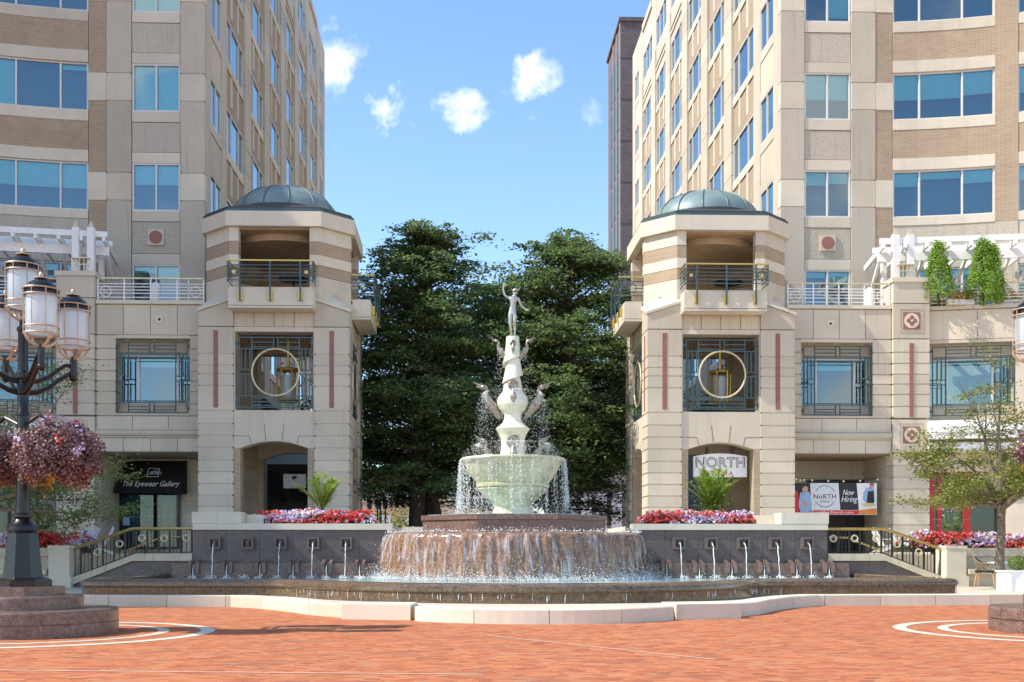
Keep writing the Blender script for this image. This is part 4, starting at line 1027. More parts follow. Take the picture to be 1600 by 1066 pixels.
# ------------------------------------------------------------------ spout walls, stair walls, stair rails, planters
def spout_wall(s):
    lab = ('dark granite spout wall left of the fountain, shaded, with one dry spout' if s < 0 else 'dark granite spout wall right of the fountain, all five spouts running and casting shadows')
    t = thing('spout_wall', lab, 'fountain wall', (s * 6, 30.6, .2), 'granite spout walls beside the cascade')
    x0, x1 = 3.3, 8.68
    m = MB(s)
    cuts = [x0 + (x1 - x0) * i / 6 for i in range(7)]
    m.box(x0, x1, 30.63, 31.2, .2, 1.765)
    for a, b_ in zip(cuts, cuts[1:]): m.box(a + .004, b_ - .004, 30.6, 30.628, .3, 1.763)
    part(m, 'granite_face', 'granite', t)
    m = MB(s); m.box(3.28, x1, 30.54, 31.25, 1.77, 1.94); m.box(7.38, x1 + .02, 30.53, 31.3, 1.942, 2.25); m.box(3.28, 3.7, 31.252, 36, 1.77, 1.9); m.box(6.9, 7.37, 31.255, 33.5, 1.75, 2.2)
    part(m, 'coping', 'cream_smooth', t)
    m = MB(s); m.box(3.6, 9.15, 30.2, 30.598, .2, .86)
    for i in range(6):
        x = 4.13 + .885 * i
        for d in (-.1, .1): m.prism([(x + d - .045, 30.08), (x + d + .045, 30.06), (x + d + .045, 30.4), (x + d - .045, 30.4)], .6, [.9, .86, .96, .96])
    part(m, 'ledge', 'granite_red', t)
    for i in range(5):
        x = 4.55 + .885 * i if s > 0 else 4.53 + .885 * i
        m = MB(s)
        m.box(x - .165, x + .165, 30.5, 30.598, 1.24, 1.57)
        for q0, q1, r0, r1 in ((-.165, .165, 1.515, 1.57), (-.165, .165, 1.24, 1.295), (-.165, -.11, 1.295, 1.515), (.11, .165, 1.295, 1.515)): m.box(x + q0, x + q1, 30.40, 30.499, r0, r1)
        m.prism([(x - .1, 30.498), (x + .1, 30.498), (x + .04, 30.44), (x - .04, 30.44)], 1.33, 1.46); m.ball((x, 30.42, 1.4), .04, 10)
        sp = part(m, 'spout', 'granite', t)
        dry = s < 0 and i == 3
        if dry: continue
        m = MB(s); pts = []
        for j in range(15):
            f = j / 14; pts.append((x + random.uniform(-.008, .008) - s * 0 + .06 * f * s * 0, 30.37 - .27 * f ** .6, 1.4 - .93 * f ** 1.6))
        m.tube(pts, [.006 + .009 * random.random() for _ in pts], 6); part(m, 'water_jet', 'water_spray', sp, True)
    m = MB(s)
    for i in range(6):
        x = 4.13 + .885 * i; m.tube([(x, 30.28, .84), (x, 30.1, .8), (x + .01, 30.07, .65), (x - .01, 30.05, .46)], [.008, .007, .009, .012], 6)
    part(m, 'ledge_overflow', 'water_spray', t, True)['kind'] = 'stuff'
    m = MB(s)
    pts = []
    for i in range(5):
        for j in range(60): pts.append((s * (4.54 + .885 * i + RNG.normal(0, .07)), 30.0 + RNG.normal(0, .08), .47 + RNG.exponential(.03)))
    for i in range(6):
        for j in range(50): pts.append((s * (4.13 + .885 * i + RNG.normal(0, .06)), 30.0 + RNG.normal(0, .07), .47 + RNG.exponential(.025)))
    drops('splash', pts, .012, t, 1.0)
    # stair wall
    t2 = thing('stair_wall', 'sloping cream stair wall with granite face %s' % ('on the shaded left of the pool' if s < 0 else 'on the sunlit right of the pool'), 'wall', (s * 10.2, 30.7, .2), 'stair walls beside the pool')
    m = MB(s); m.slab([(8.7, .2), (12.0, .2), (12.0, .26), (10.3, .92), (8.7, .92)], 30.66, 31.0); part(m, 'granite_face', 'granite', t2)
    m = MB(s); m.slab([(8.7, .925), (10.3, .925), (12.05, .23), (12.05, .42), (10.2, 1.12), (8.7, 1.12)], 30.56, 31.06); part(m, 'coping', 'lime' if s > 0 else 'lime', t2)
    # steps
    m = MB(s)
    for i in range(6): m.box(10.2 + .3 * (5 - i) if i else 11.7, 12.05 if i == 0 else 10.2 + .3 * (6 - i), 31.1, 34.2, .2, .2 + .15 * (i + 1))
    m.box(8.7, 10.2, 31.1, 34.2, .2, 1.1)
    struct(m, 'steps', 'cream')
    # railing
    t3 = thing('stair_railing', 'black stair railing with brass rings and handrail %s the pool' % ('left of' if s < 0 else 'right of'), 'railing', (s * 10.2, 30.8, 1.1), 'railings on the stair walls')
    def zt(x): return 1.8 if x < 10.35 else 1.8 - (x - 10.35) * .345
    def zb(x): return 1.16 if x < 10.25 else 1.16 - (x - 10.25) * .40
    for nm, y, yy in (('near', 30.8, 0), ('far', 33.9, 0)):
        m = MB(s)
        if nm == 'near':
            m.tube([(8.72, y, 1.8), (10.3, y, 1.8), (10.42, y, 1.785), (12.05, y, zt(12.05)), (12.1, y, zt(12.1) - .03)], .042, 8)
        else:
            m.tube([(9.6, y, 1.62), (10.4, y, 1.6), (12.05, y, zt(12.05) - .25)], .03, 8)
        part(m, 'handrail', 'brass', t3, True)
        if nm == 'far':
            m = MB(s)
            for x in (9.8, 10.9, 12.0): m.bar((x, y, .4), (x, y, min(1.6, zt(x) - .15)), .04)
            part(m, 'post', 'black_metal', t3); continue
        m = MB(s)
        for i in range(12):
            x = 8.76 + .3 * i; m.bar((x, y, zb(x) - .02), (x, y, zt(x) - .02), .045)
            if i < 11:
                for f in ((.1, .2) if i % 2 else (.15,)): m.bar((x + f, y, zb(x + f)), (x + f, y, zt(x + f) - .04), .016)
        m.bar((8.72, y, zb(8.72)), (10.25, y, 1.16), .03); m.bar((10.25, y, 1.16), (12.06, y, zb(12.06)), .03); m.bar((12.04, y, zb(12.04) - .25), (12.04, y, zt(12.04)), .05)
        part(m, 'baluster', 'black_metal', t3)
        for i in range(5):
            x = 8.91 + .6 * i; z = (zt(x) + zb(x)) / 2 + .06
            m = MB(s); m.ring((x, y - .005, z), .085, .024, 'y', 24, None, 8); m.bar((x, y, z - .1), (x, y, zb(x)), .016); part(m, 'ring_ornament', 'brass_pale', t3, True)
    # planter wall with pillar
    t4 = thing('planter_wall', 'cream planter wall with end pillar %s' % ('behind the left lamp post' if s < 0 else 'behind the wicker chair'), 'planter', (s * 14, 31, .2), 'planter walls at the stair feet')
    m = MB(s); m.box(11.95, 12.5, 30.45, 31.3, .2, .22 + 1.04); m.box(11.9, 12.55, 30.4, 31.35, .2, .5); m.box(11.93, 12.52, 30.43, 31.32, 1.262, 1.34)
    part(m, 'pillar', 'cream_smooth', t4)
    m = MB(s); m.box(12.52, 18, 31.0, 31.3, .2, 1.2)
    for i in range(4): m.box(12.53 + 1.3 * i, 12.53 + 1.3 * i + 1.285, 30.97, 30.998, .3, 1.0)
    m.box(12.52, 18, 30.93, 31.4, 1.05, 1.28); m.box(12.56, 18, 30.4, 30.96, .56, .7) ; m.box(12.56, 18, 30.6, 30.96, .2, .558); m.box(12.52, 18, 31.4, 33.5, .2, 1.22)
    part(m, 'wall', 'cream', t4)
for s in (-1, 1): spout_wall(s)
solo(MB(), 'x', 'cream', 'x', 'x') if False else None
m = MB(); m.box(-3.25, 3.25, 35.8, 36.3, 1.1, 1.97); solo(m, 'low_wall', 'cream_smooth', 'low cream wall behind the cascade at the foot of the trees', 'wall', (0, 36, 1.1))

# ------------------------------------------------------------------ lamp posts
class Zk(float):
    def __add__(s, d): return float(s) + (d * .775 if d > 0 else d)
def lamp(loc, rz, label):
    t = thing('street_lamp', label, 'street lamp', (0, 0, 0), 'ornate four-arm lamps on granite pedestals')
    m = MB(); m.lathe([(.42, .67), (.42, .76), (.36, .79), (.31, .80)], 0, 0, 8, a0=R(22.5)); m.lathe([(.285, .80), (.215, 1.43)], 0, 0, 8, a0=R(22.5)); part(m, 'base', 'lamp_metal', t)
    m = MB(); m.lathe([(.2, 1.43), (.225, 1.47), (.215, 1.53), (.13, 1.6), (.115, 1.64), (.14, 1.66), (.14, 1.69), (.105, 1.72), (.09, 2.0), (.078, 3.1), (.09, 3.11), (.09, 3.15), (.076, 3.17), (.076, 3.4), (.1, 3.42), (.1, 3.46), (.08, 3.49), (.08, 3.62), (.1, 3.64), (.1, 3.72), (.072, 3.75), (.066, 4.3), (.085, 4.32), (.085, 4.36), (.05, 4.4), (.045, 4.48)], 0, 0, 20); part(m, 'pole', 'lamp_metal', t, True, ang=35)
    def lantern(x, y, z0):      # z0 = underside of the cage
        z = Zk(z0)
        g = MB(); g.lathe([(.19, z + .02), (.205, z + .06), (.205, z + .66), (.19, z + .7)], x, y, 28); gl = part(g, 'lantern_glass', 'lamp_glass', t, True)
        c = MB()
        for dz, rr in ((0, .235), (.12, .235), (.68, .24), (.79, .245)): c.ring((x, y, z + dz), rr, .011, 'z', 32)
        for i in range(8):
            q = i * math.pi / 4 + .25; c.tube([(x + .235 * math.cos(q), y + .235 * math.sin(q), z - .01), (x + .238 * math.cos(q), y + .238 * math.sin(q), z + .8)], .008, 5)
        for i in range(4):
            q = i * math.pi / 2 + .5; c.tube([(x + .235 * math.cos(q) * f, y + .235 * math.sin(q) * f, z - .17 * math.sqrt(max(0, 1 - f * f))) for f in (1, .95, .85, .65, .35, .1)], .022, 6)
        c.lathe([(.04, z + .98), (.1, z + .985), (.1, z + 1.0), (.03, z + 1.02)], x, y, 16); c.ball((x, y, z + 1.05), .035, 10, None, 1.5)
        part(c, 'lantern_cage', 'cage_copper', t, True)
        k = MB(); k.lathe([(.225, z + .685), (.225, z + .79), (.21, z + .82), (.165, z + .9), (.1, z + .95), (.03, z + .985)], x, y, 28); part(k, 'lantern_cap', 'lamp_metal', t, True, ang=50)
    lantern(0, 0, 4.64)
    for i in range(4):
        q = R(20 + 90 * i); r = .72; x, y = r * math.cos(q), r * math.sin(q); lantern(x, y, 4.17)
        m = MB()
        for o in (0, -.16):
            path = [(f * math.cos(q), f * math.sin(q), 3.62 + o + h) for f, h in ((.07, -.02), (.2, .0), (.36, .08), (.5, .2), (.6, .27), (.7, .28 - o * .4))]
            m.tube(path, [.045, .036, .032, .03, .03, .03], 8)
        m.tube([(x, y, 3.72), (x, y, 4.03)], .05, 10); m.ball((x, y, 3.72), .06, 10); part(m, 'arm', 'lamp_metal', t, True)
    t.location = loc; t.rotation_euler = (0, 0, rz); t['label'] = label; return t
LA = lamp((*LAMPS[0], 0), R(20), 'black lamp post with copper lanterns on the left granite pedestal')
LB = copy_tree(LA); LB.location = (*LAMPS[1], 0); LB.rotation_euler.z = R(45); LB['label'] = 'black lamp post at the right edge whose lantern just enters the picture'
def pedestal(loc, label):
    t = thing('lamp_pedestal', label, 'pedestal', (0, 0, 0), 'round stepped granite lamp pedestals')
    for nm, prof, n in (('lower_step', [(1.3, 0), (1.3, .17), (1.285, .175), (1.285, .185), (1.3, .19), (1.3, .33), (1.28, .355), (.6, .36)], 96), ('middle_step', [(.82, .36), (.82, .52), (.8, .545), (.4, .55)], 72)):
        m = MB(); m.lathe(prof, 0, 0, n); part(m, nm, 'granite_red', t, True, ang=30)
    m = MB(); m.lathe([(.57, .55), (.57, .67), (.3, .672)], 0, 0, 8, a0=R(22.5)); part(m, 'upper_step', 'granite_red', t)
    t.location = loc; return t
PA = pedestal((*LAMPS[0], .002), 'round stepped granite pedestal under the left lamp post')
PB = copy_tree(PA); PB.location = (*LAMPS[1], .002); PB['label'] = 'round stepped granite pedestal at the right edge of the square'
# hanging flower baskets on the lamp posts
def basket(c, r, label, seed):
    rng = np.random.default_rng(seed); t = thing('hanging_basket', label, 'flower basket', (c[0], c[1], c[2] - r * .9), 'flower baskets on the lamp posts')
    m = MB(); m.lathe([(r * .2, c[2] - r * .55), (r * .6, c[2] - r * .3), (r * .72, c[2] + .0), (r * .6, c[2] + r * .3), (.05, c[2] + r * .5)], c[0], c[1], 16); part(m, 'basket', 'soil', t, True)
    m = MB(); lx, ly = min(LAMPS, key=lambda q: abs(q[0] - c[0])); m.tube([(lx, ly, c[2] + .45), ((lx + c[0]) / 2, (ly + c[1]) / 2, c[2] + .6), (c[0], c[1], c[2] + .4)], .02, 6); part(m, 'hanger', 'black_metal', t)
    def shell(n, lo, hi, rmin, sq=1):
        u = rng.normal(0, 1, (n * 6, 3)); u /= np.linalg.norm(u, axis=1)[:, None]; u = u[(u[:, 2] > lo) & (u[:, 2] < hi)][:n]
        bump = 1 + .11 * np.sin(u[:, 0] * 7 + seed) * np.sin(u[:, 1] * 8 + 1) + .08 * np.sin(u[:, 2] * 9 + u[:, 0] * 5)
        rr = r * rng.uniform(rmin, 1.03, len(u)) * bump; return np.array(c) + u * rr[:, None] * np.array((1.08, 1.0, .92)), u
    p, u = shell(9500, -.8, .95, .72); leaf_part('maroon_foliage', 'leaf_maroon', p, .042, t, nrm=u, aspect=.8)
    p, u = shell(330, -.95, -.5, .6); leaf_part('rust_foliage', 'leaf_rust', p, .06, t, nrm=u, aspect=.7)
    k = 16
    for nm, mt, n, lo, hi in (('lilac_blossom', 'petal_lilac', 14, .0, 1), ('red_blossom', 'petal_red', 9, .1, 1), ('yellow_foliage', 'leaf_yellow', 6, -.8, -.1)):
        P_ = []; U_ = []
        q, u = shell(n, lo, hi, .98)
        for a, b_ in zip(q, u):
            for i in range(k): P_.append(a + rng.normal(0, .045, 3)); U_.append(b_)
        leaf_part(nm, mt, P_, .05, t, nrm=np.array(U_), aspect=.9)
    return t
basket((LAMPS[0][0] + .60, LAMPS[0][1] - .3, 2.50), .55, 'maroon basket of hanging flowers right of the left lamp post', 4)
basket((LAMPS[0][0] - .62, LAMPS[0][1] + .3, 2.50), .50, 'maroon basket of hanging flowers cut by the left edge of the picture', 5)
basket((LAMPS[1][0] - .55, LAMPS[1][1] - .2, 2.62), .46, 'maroon basket of hanging flowers at the right edge of the picture', 6)

# ------------------------------------------------------------------ statue on the column
def statue():
    z0 = 7.08; V = []; Rr = []; E = []
    def add(p, r, par=None):
        V.append((p[0] * 1.0, p[1], z0 + p[2])); Rr.append(r); i = len(V) - 1
        if par is not None: E.append((par, i))
        return i
    pel = add((-.01, 0, .70), .095)
    wa = add((.0, 0, .84), .078, pel); ch = add((.02, 0, .98), .105, wa); ub = add((.035, 0, 1.07), .085, ch); nk = add((.05, -.01, 1.135), .038, ub); hd = add((.065, -.02, 1.2), .062, nk); tp = add((.075, -.02, 1.27), .058, hd)
    for sx, kx, ax, ky in ((-1, -.075, -.035, -.03), (1, .045, .06, -.01)):
        h = add((sx * .055 - .01, 0, .64), .078, pel); mt = add((sx * .06 - .005 + (kx - sx * .06) * .5, -.01, .5), .068, h); kn = add((kx, ky, .35), .045, mt); cf = add(((kx + ax) / 2, ky + .02, .24), .046, kn); an = add((ax, .0, .07), .026, cf); he = add((ax, -.01, .03), .028, an); to = add((ax + sx * .02, -.12, .018), .02, he)
    # raised right arm (viewer's left), bent up over the head
    s1 = add((-.095, 0, 1.07), .048, ub); e1 = add((-.22, -.02, 1.14), .036, s1); w1 = add((-.265, -.04, 1.33), .026, e1); h1 = add((-.245, -.05, 1.40), .027, w1)
    for dx, dz in ((-.028, .06), (-.01, .085), (.012, .085), (.03, .065)):
        f1 = add((-.245 + dx * .6, -.05, 1.40 + dz * .5), .010, h1); add((-.235 + dx, -.055, 1.40 + dz), .008, f1)
    f1 = add((-.215, -.06, 1.40), .010, h1); add((-.195, -.07, 1.425), .009, f1)
    # left arm down and out
    s2 = add((.155, 0, 1.06), .048, ub); e2 = add((.225, .0, .87), .036, s2); w2 = add((.335, -.06, .76), .025, e2); h2 = add((.39, -.08, .725), .026, w2)
    for dy, dz in ((-.03, -.02), (-.012, -.028), (.008, -.028), (.025, -.02)):
        f1 = add((.42, -.08 + dy * .7, .725 + dz * .5), .010, h2); add((.455, -.085 + dy, .725 + dz), .008, f1)
    f1 = add((.40, -.115, .735), .010, h2); add((.42, -.135, .735), .009, f1)
    loc = (FC[0], FC[1], z0); me = bpy.data.meshes.new('statue'); me.from_pydata([(x, y, z - z0) for x, y, z in V], E, []); me.materials.append(M['statue_metal'])
    o = bpy.data.objects.new('statue', me); COL.objects.link(o); o.location = loc; ORG[o] = Vector(loc)
    sk = o.modifiers.new('skin', 'SKIN'); sk.use_smooth_shade = True; sv = me.skin_vertices[0].data
    for d, r in zip(sv, Rr): d.radius = (r * 1.03, r * .95)
    sv[0].use_root = True
    o.modifiers.new('sub', 'SUBSURF').levels = 2; o.modifiers['sub'].render_levels = 2
    tag(o, 'silvery nude statue with one arm raised, standing on top of the fountain column', 'statue')
    h = MB(); h.lathe([(.055, z0 + 1.255), (.105, z0 + 1.27), (.1, z0 + 1.285), (.066, z0 + 1.29), (.06, z0 + 1.325), (.02, z0 + 1.345)], .075, FC[1] - .02, 20)
    for sx in (-1, 1): h._add([(.075 + sx * .06, FC[1] - .02, z0 + 1.29), (.075 + sx * .06, FC[1] + .03, z0 + 1.30), (.075 + sx * .15, FC[1] + .02, z0 + 1.38), (.075 + sx * .10, FC[1] - .02, z0 + 1.30)], [(0, 1, 2, 3)])
    part(h, 'winged_cap', 'statue_metal', o, True)
    f = MB(); f.ball((.07, FC[1] - .078, z0 + 1.215), .012, 8); f.tube([(.05, FC[1] - .076, z0 + 1.185), (.09, FC[1] - .076, z0 + 1.187)], .006, 6)
    for sx in (-1, 1): f.ball((.068 + sx * .024, FC[1] - .07, z0 + 1.235), .009, 8); f.ball((.07 + sx * .064, FC[1] - .015, z0 + 1.22), .015, 8)
    part(f, 'face', 'statue_metal', o, True)
    b_ = MB(); b_.lathe([(.17, z0 - .005), (.17, z0 + .03), (.02, z0 + .032)], FC[0], FC[1], 24); part(b_, 'plinth', 'bronze', o)
statue()
# ------------------------------------------------------------------ trees
def branch_path(rng, p, d, L, n, droop=0, wob=.12):
    pts = [np.array(p, float)]; d = np.array(d, float)
    for i in range(n):
        d = d + rng.normal(0, wob, 3) + np.array((0, 0, droop)); d /= np.linalg.norm(d); pts.append(pts[-1] + d * L / n)
    return pts
def big_tree(x, y, z, H, Rmax, label, seed, trunks, nleaf, mats=('leaf_dark', 'leaf_mid'), top_x=0):
    rng = np.random.default_rng(seed); t = thing('broadleaf_tree', label, 'tree', (x, y, z), 'trees between the towers')
    tr = MB()
    for dx, dy, r in trunks:
        pts = [(x + dx, y + dy, z - .1), (x + dx * 1.05, y + dy, z + 1.5), (x + dx * .9 + rng.normal(0, .1), y + dy, z + 3.2), (x + dx * .4 + top_x * .4, y + dy * .5, z + H * .5), (x + top_x * .8, y, z + H * .9)]
        tr.tube(pts, [r * 1.25, r, r * .9, r * .55, .03], 10)
    leaves, mi, nr = [], [], []
    nb = 135
    for i in range(nb):
        f = (i + rng.uniform(0, 1)) / nb; h = .23 + .77 * f
        # crown profile: broad from low down, rounded shoulders, narrow top
        prof = (1 - max(0, (h - .45) / .57) ** 2.4) ** .62 if h > .45 else .80 + .20 * (h - .23) / .22
        L = Rmax * max(.1, prof) * rng.choice((.62, .8, .95, 1.05, 1.2)) * rng.uniform(.92, 1.08); a = i * 2.399 + rng.normal(0, .3)
        p0 = np.array((x + top_x * h * .8, y, z + H * (h - .02) - .12 * L)); d = np.array((math.cos(a), math.sin(a), .28 + (.75 * (f - .6) / .4 if f > .6 else 0)))
        pts = branch_path(rng, p0, d, L, 5, -.05, .10)
        tr.tube([tuple(q) for q in pts], [.07 * (1 - f * .6) + .02, .06, .045, .03, .02, .008], 5)
        npuff = int(4 + 2 * L)
        for j in range(npuff):
            g = rng.uniform(.5, 1.05) if j else 1.02; k = min(4.999, g * 5); q = pts[int(k)] + (pts[min(5, int(k) + 1)] - pts[int(k)]) * (k - int(k))
            side = rng.normal(0, 1, 3) * np.array((.42, .42, .14)) * (.5 + .25 * L); c = q + side
            n = int(nleaf / (nb * 9)); rad = rng.uniform(.38, .95) * (.5 + .13 * L)
            w = rng.normal(0, 1, (n, 3)) * np.array((.55, .55, .12)) * rad
            w[:, 2] -= .22 * (w[:, 0] ** 2 + w[:, 1] ** 2) / rad          # sprays droop at the rim
            leaves.append(c + w); mi.append((rng.uniform(0, 1, n) < (.12 + .35 * rng.uniform())).astype(int))
    lv = np.concatenate(leaves); mm = np.concatenate(mi)
    part(tr, 'trunk', 'bark', t, True)
    leaf_part('crown', list(mats), lv, .17, t, flat=.42, mi=mm, aspect=.62)
    return t
big_tree(-3.45, 49.4, 1.0, 14.1, 4.1, 'large dense green tree left of the fountain column, tallest against the sky', 21, ((.1, 0, .40), (.62, .3, .25), (1.0, -.2, .2)), 85000, top_x=.3)
big_tree(3.05, 49.6, 1.0, 13.9, 4.0, 'large dense green tree right of the fountain column beside the right pavilion', 22, ((0, 0, .40), (-.5, .3, .25)), 85000, top_x=.4)
big_tree(-3.6, 59, 1.0, 13.6, 4.6, 'green tree further back, half hidden behind the left large tree', 23, ((0, 0, .4), (.5, .2, .3)), 50000)
big_tree(3.6, 60, 1.0, 13.2, 4.4, 'green tree further back, half hidden behind the right large tree', 24, ((0, 0, .4),), 50000)
big_tree(.5, 58, 1.0, 14.0, 4.0, 'green tree far back on the walk, seen between the two large trees', 25, ((0, 0, .35),), 50000)

def light_tree(x, y, z, label, seed, H, Rr, mats, n, lean):
    rng = np.random.default_rng(seed); t = thing('young_tree', label, 'tree', (x, y, z))
    tr = MB(); fork = z + 2.2
    tr.tube([(x, y, z - .05), (x - lean * .05, y, z + .8), (x + lean * .04, y, z + 1.5), (x, y, fork)], [.15, .118, .105, .11], 10)
    lv, mi = [], []
    for i in range(20):
        a = i * 2.399; up = rng.uniform(-.05, .7) if i < 13 else rng.uniform(1.2, 2.4); d = np.array((math.cos(a) * 1.0 - lean * .15, math.sin(a) * .7, up)); d /= np.linalg.norm(d); L = Rr * rng.uniform(.75, 1.15) * (1.12 if up < .8 else 1.35)
        pts = branch_path(rng, (x, y, fork - .15 + .05 * i * .6), d, L, 6, -.012, .13); tr.tube([tuple(q) for q in pts], [.07, .055, .042, .03, .02, .012, .005], 6)
        for j in range(7):
            k = rng.integers(3, 7); q = pts[k]; d2 = rng.normal(0, 1, 3); d2[2] = abs(d2[2]) * .4; d2 /= np.linalg.norm(d2); tw = branch_path(rng, q, d2, Rr * rng.uniform(.25, .5), 4, -.01, .18); tr.tube([tuple(w) for w in tw], [.016, .012, .009, .006, .003], 4)
            for w in tw[1:]:
                m = int(n / (20 * 7 * 4) * (1.25 if i < 13 else .45)); lv.append(w + rng.normal(0, 1, (m, 3)) * np.array((.17, .17, .075)) * Rr * .45); mi.append((rng.uniform(0, 1, m) < .4).astype(int))
    part(tr, 'trunk', 'bark_light', t, True)
    leaf_part('crown', list(mats), np.concatenate(lv), .078, t, flat=.5, mi=np.concatenate(mi), aspect=.6); return t
light_tree(12.55, 28.6, .2, 'young tree with thin yellowing leaves behind the white planter box on the right', 31, 4.6, 2.15, ('leaf_autumn', 'leaf_light'), 26000, .6)
light_tree(-13.3, 28.6, .2, 'young green tree behind the left lamp post', 32, 4.4, 2.5, ('leaf_mid', 'leaf_light'), 24000, -.6)

# ------------------------------------------------------------------ planting
def flower_bed(s, x0, x1, y0, y1, z, h, label, seed, zones):
    rng = np.random.default_rng(seed); t = thing('flower_bed', label, 'flower bed', ((x0 + x1) / 2, (y0 + y1) / 2, z))
    m = MB(); m.prism(rect(x0 + .05, x1 - .05, y0 + .05, y1 - .05), z - .1, z + .04); part(m, 'soil', 'soil', t)
    def mound(n, lo):
        u, v = rng.uniform(0, 1, n), rng.uniform(0, 1, n); e = np.minimum(np.minimum(u, 1 - u) * (x1 - x0), np.minimum(v, 1 - v) * (y1 - y0)); top = h * np.clip(e / .3, 0, 1) ** .5 * (.8 + .2 * np.sin(u * (x1 - x0) * 3.1 + seed) * np.sin(v * 5))
        xx, yy = x0 + u * (x1 - x0), y0 - .08 + v * (y1 - y0 + .1); return np.stack([xx, yy, z + top * rng.uniform(lo, 1.0, n)], 1), u
    area = (x1 - x0) * (y1 - y0)
    p, _ = mound(int(1500 * area), .05); leaf_part('leaves', 'leaf_bed', p, .085, t, aspect=.6)['kind'] = 'stuff'
    p, u = mound(int(230 * area), .72); p[:, 2] += .03; p[:, 1] -= .03
    # some down the front face
    nf = int(125 * (x1 - x0)); uf = rng.uniform(0, 1, nf); pf = np.stack([x0 + uf * (x1 - x0), y0 - .1 + rng.uniform(0, .1, nf), z + h * rng.uniform(.1, .95, nf)], 1); p = np.concatenate([p, pf]); u = np.concatenate([u, uf])
    cell = np.floor(p[:, 0] / .23).astype(int) * 73 + np.floor(p[:, 2] / .17).astype(int) * 151 + np.floor(p[:, 1] / .3).astype(int) * 37 + seed; zone = .65 * np.sin(u * zones[0] + zones[1]) + 1.15 * np.sin(cell * 12.9898 % 6.283) + rng.normal(.28, .22, len(u))
    names = [('red_blossom', 'petal_red', zone > .75), ('coral_blossom', 'petal_coral', (zone > .2) & (zone <= .75)), ('pink_blossom', 'petal_pink', (zone > -.1) & (zone <= .2)), ('lilac_blossom', 'petal_lilac', (zone > -.8) & (zone <= -.1)), ('white_blossom', 'petal_white', zone <= -.8)]
    for nm, mt, sel in names:
        q = p[sel]
        if not len(q): continue
        P5 = np.repeat(q, 3, 0) + rng.normal(0, .014, (len(q) * 3, 3)); nn = np.tile(np.array((0, -.8, .5)), (len(P5), 1))
        leaf_part(nm, mt, P5, .075, t, nrm=nn, aspect=.9)['kind'] = 'stuff'
    return t
flower_bed(-1, -7.15, -3.85, 31.4, 33.0, 1.93, .42, 'bed of red and lilac flowers around the palm on the left spout wall', 41, (9, .6))
flower_bed(1, 3.75, 6.85, 31.4, 33.0, 1.93, .42, 'bed of coral and lilac flowers around the palm on the right spout wall', 42, (8, 1.9))
flower_bed(-1, -16.0, -11.95, 31.35, 32.8, 1.24, .5, 'bed of red and white flowers in the planter behind the left lamp post', 43, (11, .2))
flower_bed(1, 11.3, 13.75, 31.35, 32.8, 1.26, .5, 'mounded bed of pink and red flowers under the pink cannas on the right', 44, (6, 4.4))
flower_bed(1, 13.85, 16.0, 31.35, 32.8, 1.24, .45, 'bed of pale pink and lilac flowers at the right edge behind the trunk', 45, (7, 3))

def palm(x, y, z, H, label, seed, nf, spread, skirt):
    rng = np.random.default_rng(seed); t = thing('palm', label, 'palm', (x, y, z), 'palms in the spout wall beds')
    m = MB(); m.tube([(x, y, z - .05), (x, y, z + .3)], [.07, .05], 8); part(m, 'stem', 'stem', t, True)
    for i in range(nf):
        a = i * 2.399 + rng.normal(0, .2); out = spread * rng.uniform(.25, 1.0); hh = H * rng.uniform(.7, 1.0) * (1 - .35 * (out / spread) ** 2)
        m = MB(); pts = []
        for j in range(9):
            f = j / 8; pts.append(Vector((x + math.cos(a) * out * f ** 1.3, y + math.sin(a) * out * f ** 1.3 * .8, z + .2 + hh * (1.18 * f - .22 * f ** 3))))
        m.tube(pts, [.018 - .0015 * j for j in range(9)], 5)
        for j in range(1, 33):
            f = .16 + .84 * j / 33; k = min(7.999, f * 8); p = pts[int(k)].lerp(pts[int(k) + 1], k - int(k)); tg = (pts[int(k) + 1] - pts[int(k)]).normalized(); sd = tg.cross(Vector((math.sin(a), -math.cos(a), .2))).normalized(); sd = Vector((-math.sin(a), math.cos(a), 0))
            ll = .36 * H / 1.4 * (math.sin(math.pi * min(1, f * .85 + .1)) ** .6) * rng.uniform(.85, 1.15)
            for sg in (-1, 1):
                d = (sd * sg * .75 + tg * .75 + Vector((0, 0, -.12 + rng.normal(0, .12)))).normalized(); q = p + d * ll; wv = d.cross(Vector((0, -.5, 1))).normalized() * .017
                m._add([p - wv * .4, p + d * ll * .4 - wv, q, p + d * ll * .4 + wv], [(0, 1, 2, 3)])
        part(m, 'frond', 'leaf_palm', t)
    if skirt:
        pts = np.array((x, y, z + .45)) + rng.normal(0, 1, (900, 3)) * np.array((.25, .22, .28)); leaf_part('lower_foliage', 'leaf_light', pts, .09, t)
    return t
palm(WX(503, 32.2), 32.2, 2.05, 1.42, 'feathery palm with few fronds among red and lilac flowers on the left', 51, 11, .8, False)
palm(WX(1112, 32.2), 32.2, 2.05, 1.6, 'full bright green palm in front of the round-topped restaurant sign', 52, 19, .85, True)

